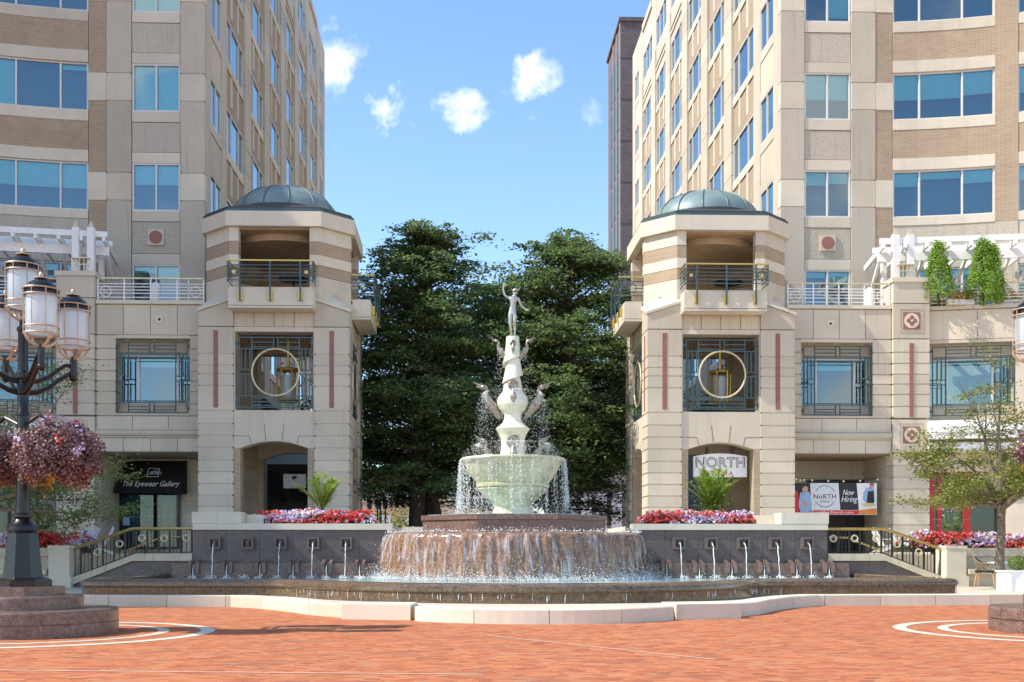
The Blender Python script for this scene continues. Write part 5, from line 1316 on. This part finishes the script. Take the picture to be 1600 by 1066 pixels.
def canna(x, y, z, label, seed, hh):
    rng = np.random.default_rng(seed); t = thing('canna_plant', label, 'plant', (x, y, z)); lf = MB(); stm = MB(); fl = []
    for i in range(7):
        a = i * 2.4; bx, by = x + .3 * math.cos(a) * rng.uniform(.2, 1), y + .15 * math.sin(a); h = hh * rng.uniform(.75, 1.05)
        stm.tube([(bx, by, z), (bx + .04 * math.cos(a), by, z + h)], [.016, .009], 6)
        for j in range(4):
            q = a + j * 2.0; L = .42 * rng.uniform(.8, 1.2); z0 = z + h * (.12 + .15 * j); c, s_ = math.cos(q), math.sin(q); w = .085
            p = [Vector((bx + c * L * f, by + s_ * L * f * .6, z0 + L * (.9 * f - .75 * f * f))) for f in (0, .35, .7, 1)]; sd = Vector((-s_, c, 0))
            lf._add([p[0], p[1] - sd * w, p[1] + sd * w, p[2] - sd * w * .8, p[2] + sd * w * .8, p[3]], [(0, 1, 2), (1, 3, 4, 2), (3, 5, 4)])
        if i in (0, 2, 4, 5):
            for k in range(30): fl.append((bx + .04 * math.cos(a) + rng.normal(0, .06), by + rng.normal(0, .05), z + h + rng.normal(.02, .1)))
    part(stm, 'stem', 'stem', t, True); part(lf, 'leaf', 'leaf_mid', t); leaf_part('blossom', 'petal_pink', fl, .085, t, aspect=.8); return t
canna(WX(1488, 31.8), 31.8, 1.35, 'pink flowering canna with broad leaves in front of the red door frames', 61, 1.15)
canna(WX(68, 31.8), 31.8, 1.35, 'pink flowering canna partly behind the base of the left lamp post', 62, 1.1)
def cone_shrub(x, y, z, r, h, label, seed, twin=0):
    rng = np.random.default_rng(seed); t = thing('conical_shrub', label, 'shrub', (x, y, z), 'conical evergreens on the right terrace'); m = MB(); m.tube([(x, y, z), (x, y, z + h * .7)], [.06, .02], 6); part(m, 'stem', 'bark', t)
    P_, N_ = [], []
    for cx_, hh, rr in ((x, h, r),) + (((x + twin, h * .93, r * .7),) if twin else ()):
        for i in range(230):
            f = rng.uniform(0, 1) ** .8; q = rng.uniform(0, 2 * math.pi); R0 = rr * (1 - f) ** .75 * (1 if f > .12 else .6 + 3 * f) + .05
            c = np.array((cx_ + R0 * math.cos(q) * .9, y + R0 * math.sin(q) * .9, z + .05 + hh * f)); k = 26; P_.append(c + rng.normal(0, 1, (k, 3)) * np.array((.07, .07, .10))); N_ += [(math.cos(q), math.sin(q), .3)] * k
    leaf_part('foliage', 'leaf_cone', np.concatenate(P_), .085, t, nrm=np.array(N_), aspect=.5); return t
ct = lambda px, Y: (WX(px, Y), Y)
cone_shrub(*ct(1466, 42.85), 10.75, .62, 2.28, 'slim conical evergreen on the right terrace beside the pergola post', 71)
cone_shrub(*ct(1535, 42.6), 10.75, .66, 2.35, 'wider twin-topped conical evergreen on the right terrace', 72, .38)
rng = np.random.default_rng(5)
for px, lab in ((1500, 'yellow and orange leafy plant between the two conical evergreens'), (1577, 'yellow leafy plant right of the twin-topped evergreen')):
    x = WX(px, 42.9); t = thing('yellow_plant', lab, 'plant', (x, 42.9, 10.75), 'yellow plants on the right terrace'); p = np.array((x, 42.9, 11.05)) + rng.normal(0, 1, (420, 3)) * np.array((.34, .14, .16)); leaf_part('foliage', 'leaf_yellow', p, .13, t, aspect=.5)
    m = MB(); m.box(x - .5, x + .5, 42.75, 43.05, 10.75, 10.95); part(m, 'trough', 'frame_white', t)
# white planter box with clipped ball
x = WX(1598, 26.8); t = thing('planter_box', 'white panelled planter box at the right edge', 'planter', (x, 26.8, .21)); m = MB()
m.box(x - .5, x + .75, 26.5, 27.1, .21, .68); m.box(x - .53, x + .78, 26.47, 27.13, .68, .72); m.box(x - .5, x - .42, 26.48, 26.5, .21, .68); m.box(x - .2, x - .12, 26.48, 26.5, .21, .68); m.box(x - .42, x - .2, 26.485, 26.5, .6, .68); m.box(x - .12, x + .7, 26.485, 26.5, .6, .68); m.box(x - .12, x + .7, 26.485, 26.5, .21, .29); part(m, 'box', 'white_paint', t)
x = WX(1590, 26.8); t = thing('clipped_bush', 'small clipped green ball bush in the white planter box', 'bush', (x, 26.8, .72)); u = rng.normal(0, 1, (1500, 3)); u /= np.linalg.norm(u, axis=1)[:, None]; leaf_part('foliage', 'leaf_light', np.array((x, 26.8, .9)) + u * rng.uniform(.16, .22, 1500)[:, None] * np.array((1.1, 1, .85)), .04, t, nrm=u)
m = MB(); m.tube([(x, 26.8, .7), (x, 26.8, .9)], .02, 6); part(m, 'stem', 'stem', t)
x = WX(1434, 32); t = thing('clipped_bush', 'small round green bush left of the right flower mound', 'bush', (x, 32, 1.25)); u = rng.normal(0, 1, (1200, 3)); u /= np.linalg.norm(u, axis=1)[:, None]; leaf_part('foliage', 'leaf_mid', np.array((x, 32, 1.5)) + u * rng.uniform(.2, .28, 1200)[:, None] * np.array((1.2, 1, .8)), .05, t, nrm=u)
m = MB(); m.tube([(x, 32, 1.2), (x, 32, 1.5)], .02, 6); part(m, 'stem', 'stem', t)

# ------------------------------------------------------------------ seats
def wicker_chair(x, y, z, rz):
    t = thing('wicker_chair', 'woven brown armchair with black seat and pale wooden legs on the right', 'chair', (0, 0, 0))
    for sx in (-1, 1):
        for sy in (-1, 1): m = MB(); m.tube([(sx * .2, sy * .19, .42), (sx * .27, sy * .26, 0)], [.022, .014], 8); part(m, 'leg', 'wood', t, True)
    m = MB(); m.prism([(-.25, -.25), (.25, -.25), (.24, .24), (-.24, .24)], .41, .47); part(m, 'seat', 'black_metal', t)
    m = MB(); n = 22
    for i in range(n + 1):           # back and arms, open weave
        q = R(-20 + 220 * i / n); w = .5 - .5 * math.cos(2 * math.pi * min(1, max(0, (i / n - .12) / .76))); h = .64 + .2 * w; rr = .29; m.tube([(.24 * math.cos(q), .22 * math.sin(q), .44), (rr * math.cos(q), rr * math.sin(q) * 1.05, h)], .009, 5)
    for f in (.25, .45, .65, .82, 1):
        pts = []
        for i in range(n + 1):
            q = R(-20 + 220 * i / n); w = .5 - .5 * math.cos(2 * math.pi * min(1, max(0, (i / n - .12) / .76))); h = .64 + .2 * w; rr = .24 + .05 * f; pts.append((rr * math.cos(q), (.22 + .085 * f) * math.sin(q), .44 + (h - .44) * f))
        m.tube(pts, .02 if f == 1 else .008, 6)
    part(m, 'woven_back', 'wicker', t, True); t.location = (x, y, z); t.rotation_euler.z = rz
wicker_chair(WX(1541, 29.3), 29.3, .21, R(55))
x = WX(1562, 29.6); t = thing('side_table', 'small white round table behind the wicker chair', 'table', (x, 29.6, .21)); m = MB(); m.lathe([(.3, .86), (.3, .9), (.02, .905)], x, 29.6, 24); part(m, 'table_top', 'white_paint', t); m = MB(); m.lathe([(.2, .21), (.03, .25), (.03, .86)], x, 29.6, 12); part(m, 'leg', 'white_paint', t)
def slat_chair(x, y, z, rz, label, towel=False):
    t = thing('deck_chair', label, 'chair', (0, 0, 0), 'white wooden deck chairs'); m = MB()
    for i in range(5): m.bar((-.24 + .12 * i, .1, .3), (-.26 + .13 * i, .42, .98 - .04 * abs(i - 2)), .1, .02)
    part(m, 'backrest', 'white_paint', t); m = MB()
    for i in range(4): m.box(-.29, .29, -.42 + .13 * i, -.31 + .13 * i, .3 + .01 * i - .02 * i, .325 - .01 * i)
    part(m, 'seat', 'white_paint', t)
    for sx in (-1, 1):
        m = MB(); m.box(sx * .31 - .06, sx * .31 + .06, -.45, .25, .52, .545); part(m, 'armrest', 'white_paint', t)
        m = MB(); m.bar((sx * .3, -.4, 0), (sx * .3, -.4, .52), .07, .03); part(m, 'leg', 'white_paint', t); m = MB(); m.bar((sx * .3, .45, 0), (sx * .3, -.35, .3), .03, .08); part(m, 'leg', 'white_paint', t)
    t.location = (x, y, z); t.rotation_euler.z = rz; t.scale = (.82, .82, .82); return t
x = WX(133, 33.2); slat_chair(x, 33.2, 1.12, R(-110), 'white deck chair with a blue towel, left of the pair by the eyewear shop')
tw = MB(); tw.prism([(x + .02, 33.05), (x + .34, 33.0), (x + .34, 33.5), (x + .02, 33.5)], 1.45, [1.8, 1.47, 1.47, 1.8]); solo(tw, 'towel', 'blue_cloth', 'blue towel hung over the left deck chair', 'towel', (x, 33.2, 1.5))
slat_chair(WX(158, 33.4), 33.4, 1.12, R(-80), 'white deck chair without a towel, right of the pair by the eyewear shop')
slat_chair(WX(1382, 34), 34.0, 1.12, R(90), 'white deck chair behind the right stair railing, nearer the doorway'); slat_chair(WX(1408, 34.3), 34.3, 1.12, R(70), 'white deck chair behind the right stair railing, nearer the stone pier')

# ------------------------------------------------------------------ shops
t = thing('eyewear_shopfront', 'eyewear shopfront with glass door under a black awning on the left', 'shopfront', (-14.1, 46, 1.1))
xa, xb = WX(187, 45.9), WX(281, 45.9); xm = WX(241, 45.9)
m = MB(); m.box(xa, xb, 45.86, 45.98, 1.3, 1.38); m.box(xa, xb, 45.86, 45.98, 3.62, 3.75)
for x in (xa, xm, xb - .12, xm - .02): m.box(x, x + .12, 45.85, 45.98, 1.38, 3.62)
part(m, 'frame', 'black_metal', t)
m = MB(); m._add([(xa, 45.9, 1.38), (xb, 45.9, 1.38), (xb, 45.9, 3.62), (xa, 45.9, 3.62)], [(0, 1, 2, 3)]); part(m, 'shop_window', 'shop_glass', t)
m = MB(); m.box(xa + .05, xb - .05, 45.97, 45.99, 1.38, 3.6)
for i in range(14):
    px = xa + .5 + (i % 7) * .3; z = 1.7 + (i // 7) * .9; m.box(px, px + .2, 45.94, 45.965, z, z + .04, 1); m.box(px + .05, px + .07, 45.94, 45.965, z - .2, z + .5, 1)
m.box(xm + .35, xb - .3, 45.955, 45.968, 1.5, 3.4, 2)
part(m, 'display', ['interior_dark', 'frame_white', 'shop_inside'], t)
m = MB(); m.box(xa + .15, xa + .42, 45.84, 45.85, 2.25, 2.6); part(m, 'notice', 'blue_print', t)
m = MB(); a0, a1 = WX(175, 44.9), WX(283, 44.9); zt_, zb_ = WZ(200, 720, 45.9), WZ(200, 770, 44.9)
m._add([(a0 + .25, 45.95, zt_), (a1 - .02, 45.95, zt_), (a1, 44.9, zb_), (a0, 44.9, zb_), (a0 + .25, 45.97, zb_), (a1 - .02, 45.97, zb_)], [(3, 2, 1, 0), (3, 0, 4), (2, 5, 1), (4, 5, 2, 3), (0, 1, 5, 4)])
aw = thing('awning', 'black sloping awning lettered The Eyewear Gallery', 'awning', ((a0 + a1) / 2, 45.9, zb_)); part(m, 'canvas', 'black_canvas', aw)
slope = math.atan2(1.05, zt_ - zb_)
def on_awning(f, dx): return ((a0 + a1) / 2 + .08 + dx, 44.9 + 1.05 * f - .012, zb_ + (zt_ - zb_) * f)
tm = text_mesh('The Eyewear Gallery', .40, 'white_print', .003, .2, 1.0, 2.25); text_part(tm, aw, on_awning(.27, 0), 0, -slope)
m = MB(); m.T = Matrix.Translation(on_awning(.63, .02)) @ Matrix.Rotation(-slope, 4, 'X')
for p, q in (((-.25, -.22), (.22, -.22)), ((.22, -.22), (.2, .2)), ((.2, .2), (-.22, .24)), ((-.22, .24), (-.25, -.22)), ((-.2, -.12), (.05, .12)), ((.05, .12), (.3, -.1)), ((.12, .2), (.34, -.06))): m.bar((p[0], 0, p[1]), (q[0], 0, q[1]), .022, .01)
m.box(-.14, .0, -.005, .005, -.1, .06, 1); m.box(.04, .17, -.005, .005, -.1, .06, 1); part(m, 'emblem', ['white_print', 'blue_print'], aw)
# dark shopfront beyond, left edge, and red framed doors at the right
def curve_front(s, name, label, mat_frame, pxs, xw):
    t = thing(name, label, 'shopfront', (s * 18.4, 43.2, 1.1)); T = Matrix.Translation((16.72, 43.2, 0)) @ Matrix.Rotation(R(-12), 4, 'Z'); m = MB(s); m.T = T
    for x in pxs: m.box(x, x + xw, 1.0, 1.12, 1.1, 4.28)
    m.box(.0, 3.0, 1.0, 1.12, 4.28, 4.4); part(m, 'frame', mat_frame, t)
    m = MB(s); m.T = T; m._add([(0, 1.06, 1.1), (3.0, 1.06, 1.1), (3.0, 1.06, 4.3), (0, 1.06, 4.3)], [(0, 1, 2, 3)]); part(m, 'shop_window', 'shop_glass', t)
    m = MB(s); m.T = T; m.box(0, 3.0, 1.3, 1.34, 1.1, 4.3); m.box(2.2, 2.9, 1.25, 1.29, 1.4, 2.8, 1) if s < 0 else None; part(m, 'display', ['shop_dark', 'shop_inside'], t); return t, T  # left shop has a plain brown panel behind the glass
curve_front(1, 'red_shopfront', 'shopfront with red door frames behind the young tree on the right', 'red_paint', (.35, .62, 1.55, 1.7), .16)
m = MB(); m.T = TMAT; m.box(0, 3.4, -.9, .05, 5.5, 6.2); m.box(.1, 3.3, -.95, -.9, 5.75, 6.0); m.box(0, 3.4, -.7, .05, 5.05, 5.35); solo(m, 'canopy', 'canopy_white', 'white sign canopy over the red shopfront, half hidden by the young tree', 'canopy', (18.4, 43, 5))
t, T = curve_front(-1, 'dark_shopfront', 'dark shopfront with a brown panel inside behind the left lamp post', 'black_metal', (0, .9, 1.9, 2.85), .12)
m = MB(-1); m.T = TMAT; m.box(0, 3.4, -.5, .05, 5.2, 6.0); solo(m, 'canopy', 'canopy_white', 'white canopy over the dark shopfront behind the left young tree', 'canopy', (-18.4, 43, 5))

# banner and doorway on the right
bx0, bx1 = WX(1222, 43.7), WX(1370, 43.7); bz1, bz0 = WZ(1300, 755, 43.7), WZ(1300, 804.5, 43.7); W, H = bx1 - bx0, bz1 - bz0
t = thing('banner', 'wide job banner reading Now Hiring hung in the recess beside the right pavilion', 'banner', ((bx0 + bx1) / 2, 43.7, bz0))
m = MB(); m.box(bx0, bx1, 43.69, 43.71, bz0, bz1); part(m, 'cloth', 'white_print', t)
bX = lambda px: WX(px, 43.68); bZ = lambda py: WZ(1300, py, 43.68)
def flat(mb, pts, y, m=None): mb.slab([(bX(a), bZ(b_)) for a, b_ in pts], y - .002, y, m)
m = MB(); y = 43.687
flat(m, [(1222, 755), (1266, 755), (1268, 800), (1222, 800)], y, 1); flat(m, [(1266.5, 755), (1309, 755), (1312, 797), (1268, 797)], y, 2); flat(m, [(1310, 755), (1338.5, 755), (1342, 797), (1313, 797)], y, 1); flat(m, [(1222, 797.5), (1342, 797.5), (1342, 804), (1222, 804)], y, 3); flat(m, [(1339, 755), (1369.5, 755), (1369.5, 804), (1342.5, 804)], y, 0)
flat(m, [(1342.5, 797), (1369.5, 794), (1369.5, 804), (1342.5, 804)], y - .003, 4); flat(m, [(1232, 769), (1246, 767), (1249, 783), (1248, 800), (1230, 800)], y - .003, 3)
part(m, 'panel', ['white_print', 'dark_print', 'grey_print', 'red_paint', 'orange_print'], t)
def ell(px, py, rx, ry): return [(px + rx * math.cos(2 * math.pi * i / 16), py + ry * math.sin(2 * math.pi * i / 16)) for i in range(16)]
m = MB(); y = 43.682
flat(m, [(1250, 770), (1264, 768.5), (1267, 775), (1267, 800), (1250, 800), (1248, 790)], y, 0); flat(m, ell(1258, 764, 4.6, 6.5), y - .002, 1); flat(m, [(1253, 764), (1253.5, 757.5), (1258, 755.8), (1263, 758), (1263, 762), (1258, 759.5)], y - .004, 2)
flat(m, [(1255, 786), (1258, 783), (1262, 787), (1261, 792), (1256, 792)], y - .004, 1)
part(m, 'printed_figure', ['blue_print', 'skin_print', 'dark_print', 'bread_print'], t); m = MB()
flat(m, [(1349, 770), (1353, 763), (1360, 761), (1366, 764), (1367, 784), (1354, 788), (1348, 780)], y, 0); flat(m, ell(1362, 759.5, 3.4, 4), y - .002, 1); flat(m, [(1358.5, 758), (1359.5, 755.5), (1364, 755.3), (1366, 758), (1362, 757)], y - .004, 2); flat(m, [(1356, 768), (1365, 767), (1366, 786), (1354, 787)], y - .004, 2); flat(m, ell(1357, 789, 10.5, 3.2), y - .006, 3)
part(m, 'printed_figure', ['blue_print', 'skin_print', 'dark_print', 'bread_print'], t)
text_part(text_mesh('NoRTH', .25, 'dark_print', .003, 0, 1.1, bX(1306) - bX(1271.5)), t, (bX(1288.7), 43.68, bZ(776.2)))
text_part(text_mesh('ITALIA', .12, 'dark_print', .003, 0, 1.2, bX(1296) - bX(1282)), t, (bX(1289), 43.68, bZ(784)))
text_part(text_mesh('Now', .32, 'white_print', .003, .3, 1.0, bX(1334) - bX(1316)), t, (bX(1325), 43.68, bZ(770)))
text_part(text_mesh('Hiring', .32, 'white_print', .003, .3, 1.0, bX(1339) - bX(1313.5)), t, (bX(1326.3), 43.68, bZ(780.5)))
text_part(text_mesh('CookForNorth.com', .14, 'white_print', .003, 0, 1.1, bX(1334) - bX(1268)), t, (bX(1301), 43.68, bZ(800.8)))
m = MB(); c = (bX(1289), 43.682, bZ(776)); rr = bX(1289) - bX(1272.5)
for k in range(60):
    q = 2 * math.pi * k / 60
    if abs(math.sin(q)) < .42: continue
    m.T = Matrix.Translation((c[0] + rr * math.cos(q), c[1], c[2] + rr * math.sin(q))); m.box(-.012, .012, -.002, .002, -.012, .02 + .01 * (k % 2)); m.T = None
part(m, 'round_motto', 'dark_print', t)
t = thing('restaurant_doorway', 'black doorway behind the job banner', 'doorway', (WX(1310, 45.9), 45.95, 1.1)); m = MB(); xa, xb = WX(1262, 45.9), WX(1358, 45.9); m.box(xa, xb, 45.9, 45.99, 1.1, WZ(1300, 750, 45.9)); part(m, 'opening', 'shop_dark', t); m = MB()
for f in (0, .33, .66, 1): m.bar((xa + (xb - xa) * f, 45.88, 1.1), (xa + (xb - xa) * f, 45.88, WZ(1300, 750, 45.9)), .07)
part(m, 'frame', 'black_metal', t)
t = thing('string_lights', 'string of small bulbs above the job banner', 'string lights', (WX(1300, 43.6), 43.6, WZ(1300, 752, 43.6))); m = MB(); wires = []
for px, py in ((1244, 749), (1250, 750), (1256, 750), (1269, 750.5), (1294, 751.5), (1318, 752), (1344, 751.5), (1371, 749.5)): m.ball(P(px, py, 43.6), .045, 8); wires.append(P(px, py - 2, 43.6))
part(m, 'bulb', 'bulb', t, True); m = MB(); m.tube(wires, .008, 5); part(m, 'wire', 'black_metal', t)
# sign in the arch of the right pavilion
y = 42.6; X = lambda px: WX(px, y); Z = lambda py: WZ(1125, py, y)
t = thing('restaurant_sign', 'white round-topped sign lettered NORTH in the arch of the right pavilion', 'sign', (X(1125), y, Z(746))); pts = [(X(1083.5), Z(745.5)), (X(1167), Z(745.5))] + [(X(1167 - 83.5 * i / 14), Z(713.5 - 4.8 * (1 - ((i - 7) / 7) ** 2))) for i in range(15)]
m = MB(); m.slab(pts, y, y + .15); part(m, 'board', 'white_print', t)
for x in (X(1105), X(1145)): m = MB(); m.box(x - .05, x + .05, y + .03, y + .12, Z(712), 5.2); part(m, 'hanger', 'black_metal', t)
outer = text_mesh('NORTH', .52, 'dark_print', .004, 0, 1.05, X(1164) - X(1087), .014)
text_part(outer, t, (X(1125.5), y - .006, Z(723.5))); text_part(text_mesh('NORTH', .52, 'white_print', .004, 0, 1.05, X(1162.6) - X(1088.4), -.010), t, (X(1125.5), y - .014, Z(723.5)))
text_part(text_mesh('ITALIA', .27, 'red_paint', .004, 0, 1.25, X(1146) - X(1106)), t, (X(1125.5), y - .006, Z(740.5)))
# hanging boards in the arcade of the left pavilion
t = thing('arcade_sign', 'grey sign board hanging in the arch of the left pavilion', 'sign', (WX(460, 47), 47, WZ(460, 763, 47))); m = MB(); m.box(WX(443, 47), WX(478, 47), 46.95, 47.05, WZ(460, 763, 47), WZ(460, 741, 47)); part(m, 'board', 'grey_print', t); m = MB(); m.ball((WX(459, 47), 46.94, WZ(460, 747, 47)), .07, 8); m.ball((WX(462, 47), 46.94, WZ(460, 746, 47)), .06, 8); part(m, 'emblem', 'dark_print', t)
t = thing('arcade_awning', 'black awnings seen through the arch of the left pavilion', 'awning', (WX(455, 48.4), 48.4, 2)); m = MB()
for a, b_ in ((420, 447), (449, 486)): m._add([P(a, 736, 48.9), P(b_ - 10, 736, 48.9), P(b_, 786, 48.2), P(a + 5, 778, 48.2)], [(0, 1, 2, 3), (3, 2, 1, 0)])
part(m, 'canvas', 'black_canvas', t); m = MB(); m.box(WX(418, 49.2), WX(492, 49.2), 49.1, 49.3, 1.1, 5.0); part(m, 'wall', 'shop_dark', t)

# ------------------------------------------------------------------ beyond the trees
t = thing('dark_tower', 'distant dark brick tower rising behind the right office tower', 'building', (24, 140, 0)); x0 = WX(970, 140); H = WZ(985, 34, 140)
m = MB(); m.box(x0, x0 + 16, 140, 152, 0, H)
part(m, 'wall', 'dark_brick', t); m = MB()
for i in range(12): m.box(x0 - .04, x0 + 16, 139.95, 140.02, 6 + 5.2 * i, 6.12 + 5.2 * i)
part(m, 'string_course', 'dark_stone', t); m = MB(); m.box(x0 - .25, x0 + 16, 139.8, 152.1, H, H + .5); part(m, 'parapet', 'dark_stone', t)
for i in range(11):
    for y0 in (141.2, 144.2, 147.2): m = MB(); m.box(x0 - .06, x0 + .05, y0, y0 + 1.7, 8 + 5.2 * i, 12.4 + 5.2 * i); part(m, 'window', 'interior_dark', t)
m = MB(); m.box(x0 - .1, x0 - .0, 140.0, 140.9, 0, H); m.box(x0 - .1, x0, 143.1, 143.9, 0, H); m.box(x0 - .1, x0, 146.1, 146.9, 0, H); part(m, 'edge_pier', 'dark_stone_edge', t)
m = MB(); m.box(x0 + 4.4, x0 + 6.2, 139.94, 140.05, H - 5, H - 2.4); part(m, 'window', 'interior_dark', t)
t = thing('street_building', 'pale low building at the end of the tree walk', 'building', (-4, 130, 0)); m = MB(); m.box(-30, 6, 130, 140, 0, 11); part(m, 'wall', 'tan_far', t)
for i in range(12):
    for k in range(2): m = MB(); m.box(-28 + 2.8 * i, -26.4 + 2.8 * i, 129.9, 130.05, 3 + 4 * k, 5.4 + 4 * k); part(m, 'window', 'pale_far', t)
t = thing('street_building', 'grey glass building seen low at the right of the tree walk', 'building', (9, 110, 0)); m = MB(); m.box(8.6, 24, 110, 125, 0, 20); part(m, 'wall', 'dark_stone_edge', t)
for i in range(6): m = MB(); m.box(8.9 + 1.5 * i, 9.9 + 1.5 * i, 109.9, 110.05, 1.5, 7); part(m, 'window', 'pale_far', t)
def bush(x, y, z, r, h, label, seed, mats):
    g = np.random.default_rng(seed); t = thing('street_bush', label, 'bush', (x, y, z), 'sunlit bushes along the far street'); u = g.normal(0, 1, (int(2200), 3)); u /= np.linalg.norm(u, axis=1)[:, None]; u[:, 2] = abs(u[:, 2]); b_ = 1 + .25 * np.sin(u[:, 0] * 6 + seed) * np.sin(u[:, 2] * 7)
    leaf_part('foliage', list(mats), np.array((x, y, z)) + u * (g.uniform(.55, 1.05, len(u)) * b_)[:, None] * np.array((r, r * .7, h)), .3, t, nrm=u, mi=(g.uniform(0, 1, len(u)) < .5).astype(int)); m = MB(); m.tube([(x, y, z - .1), (x, y, z + h * .6)], [.1, .04], 6); part(m, 'stem', 'bark', t); return t
for i, (px, Y, r, h, lab) in enumerate(((585, 92, 2.2, 4.6, 'sunlit bush at the far left of the tree walk behind the lanterns'), (632, 98, 2.4, 5.0, 'sunlit bush far behind the left trunks'), (712, 100, 2.6, 3.8, 'sunlit bush seen between the trunks and the bowl'), (770, 104, 3.0, 3.4, 'sunlit bush low behind the bowl'), (850, 104, 2.8, 3.2, 'sunlit bush low behind the right side of the bowl'))):
    bush(WX(px, Y), Y, .3, r, h, lab, 80 + i, ('leaf_light', 'leaf_autumn'))
for i, (px, lab) in enumerate(((577.5, 'leftmost of three small street lanterns by the left pavilion'), (590, 'middle one of three small street lanterns by the left pavilion'), (602, 'rightmost of three small street lanterns by the left pavilion'))):
    Y = 60 + .5 * (i == 1); x = WX(px, Y); zt_ = WZ(px, 781, Y); t = thing('street_lantern', lab, 'lantern', (x, Y, 1.0), 'small street lanterns beyond the left pavilion'); m = MB(); m.tube([(x, Y, 1.0), (x, Y, zt_ - .45)], .04, 6); part(m, 'pole', 'black_metal', t); m = MB(); m.lathe([(.1, zt_ - .5), (.12, zt_ - .45), (.13, zt_ - .12)], x, Y, 6); part(m, 'glass', 'lamp_glass', t); m = MB(); m.lathe([(.17, zt_ - .13), (.15, zt_ - .06), (.05, zt_ + .03), (.02, zt_ + .1)], x, Y, 6); part(m, 'cap', 'black_metal', t)
x = WX(594.5, 59); m = MB(); m.tube([(x, 59, 1), (x, 59, WZ(594, 770, 59))], .05, 8); m.ball((x, 59, WZ(594, 770, 59)), .06, 8); solo(m, 'white_post', 'frame_white', 'thin white post among the small street lanterns', 'post', (x, 59, 1))

for px, y, lab in ((243, 43.7, 'white domed terrace bollard behind the left terrace railing'), (1359, 43.7, 'white domed terrace bollard behind the right terrace railing')):
    x = WX(px, y); t = thing('bollard_light', lab, 'bollard', (x, y, 10.74), 'white bollards on the terraces'); m = MB(); m.lathe([(.2, 10.74), (.2, 11.35), (.17, 11.5), (.08, 11.58), (.01, 11.6)], x, y, 20); part(m, 'body', 'white_paint', t, True); m = MB(); m.lathe([(.24, 10.72), (.24, 10.78), (.2, 10.8)], x, y, 20); part(m, 'base', 'frame_white', t, True)
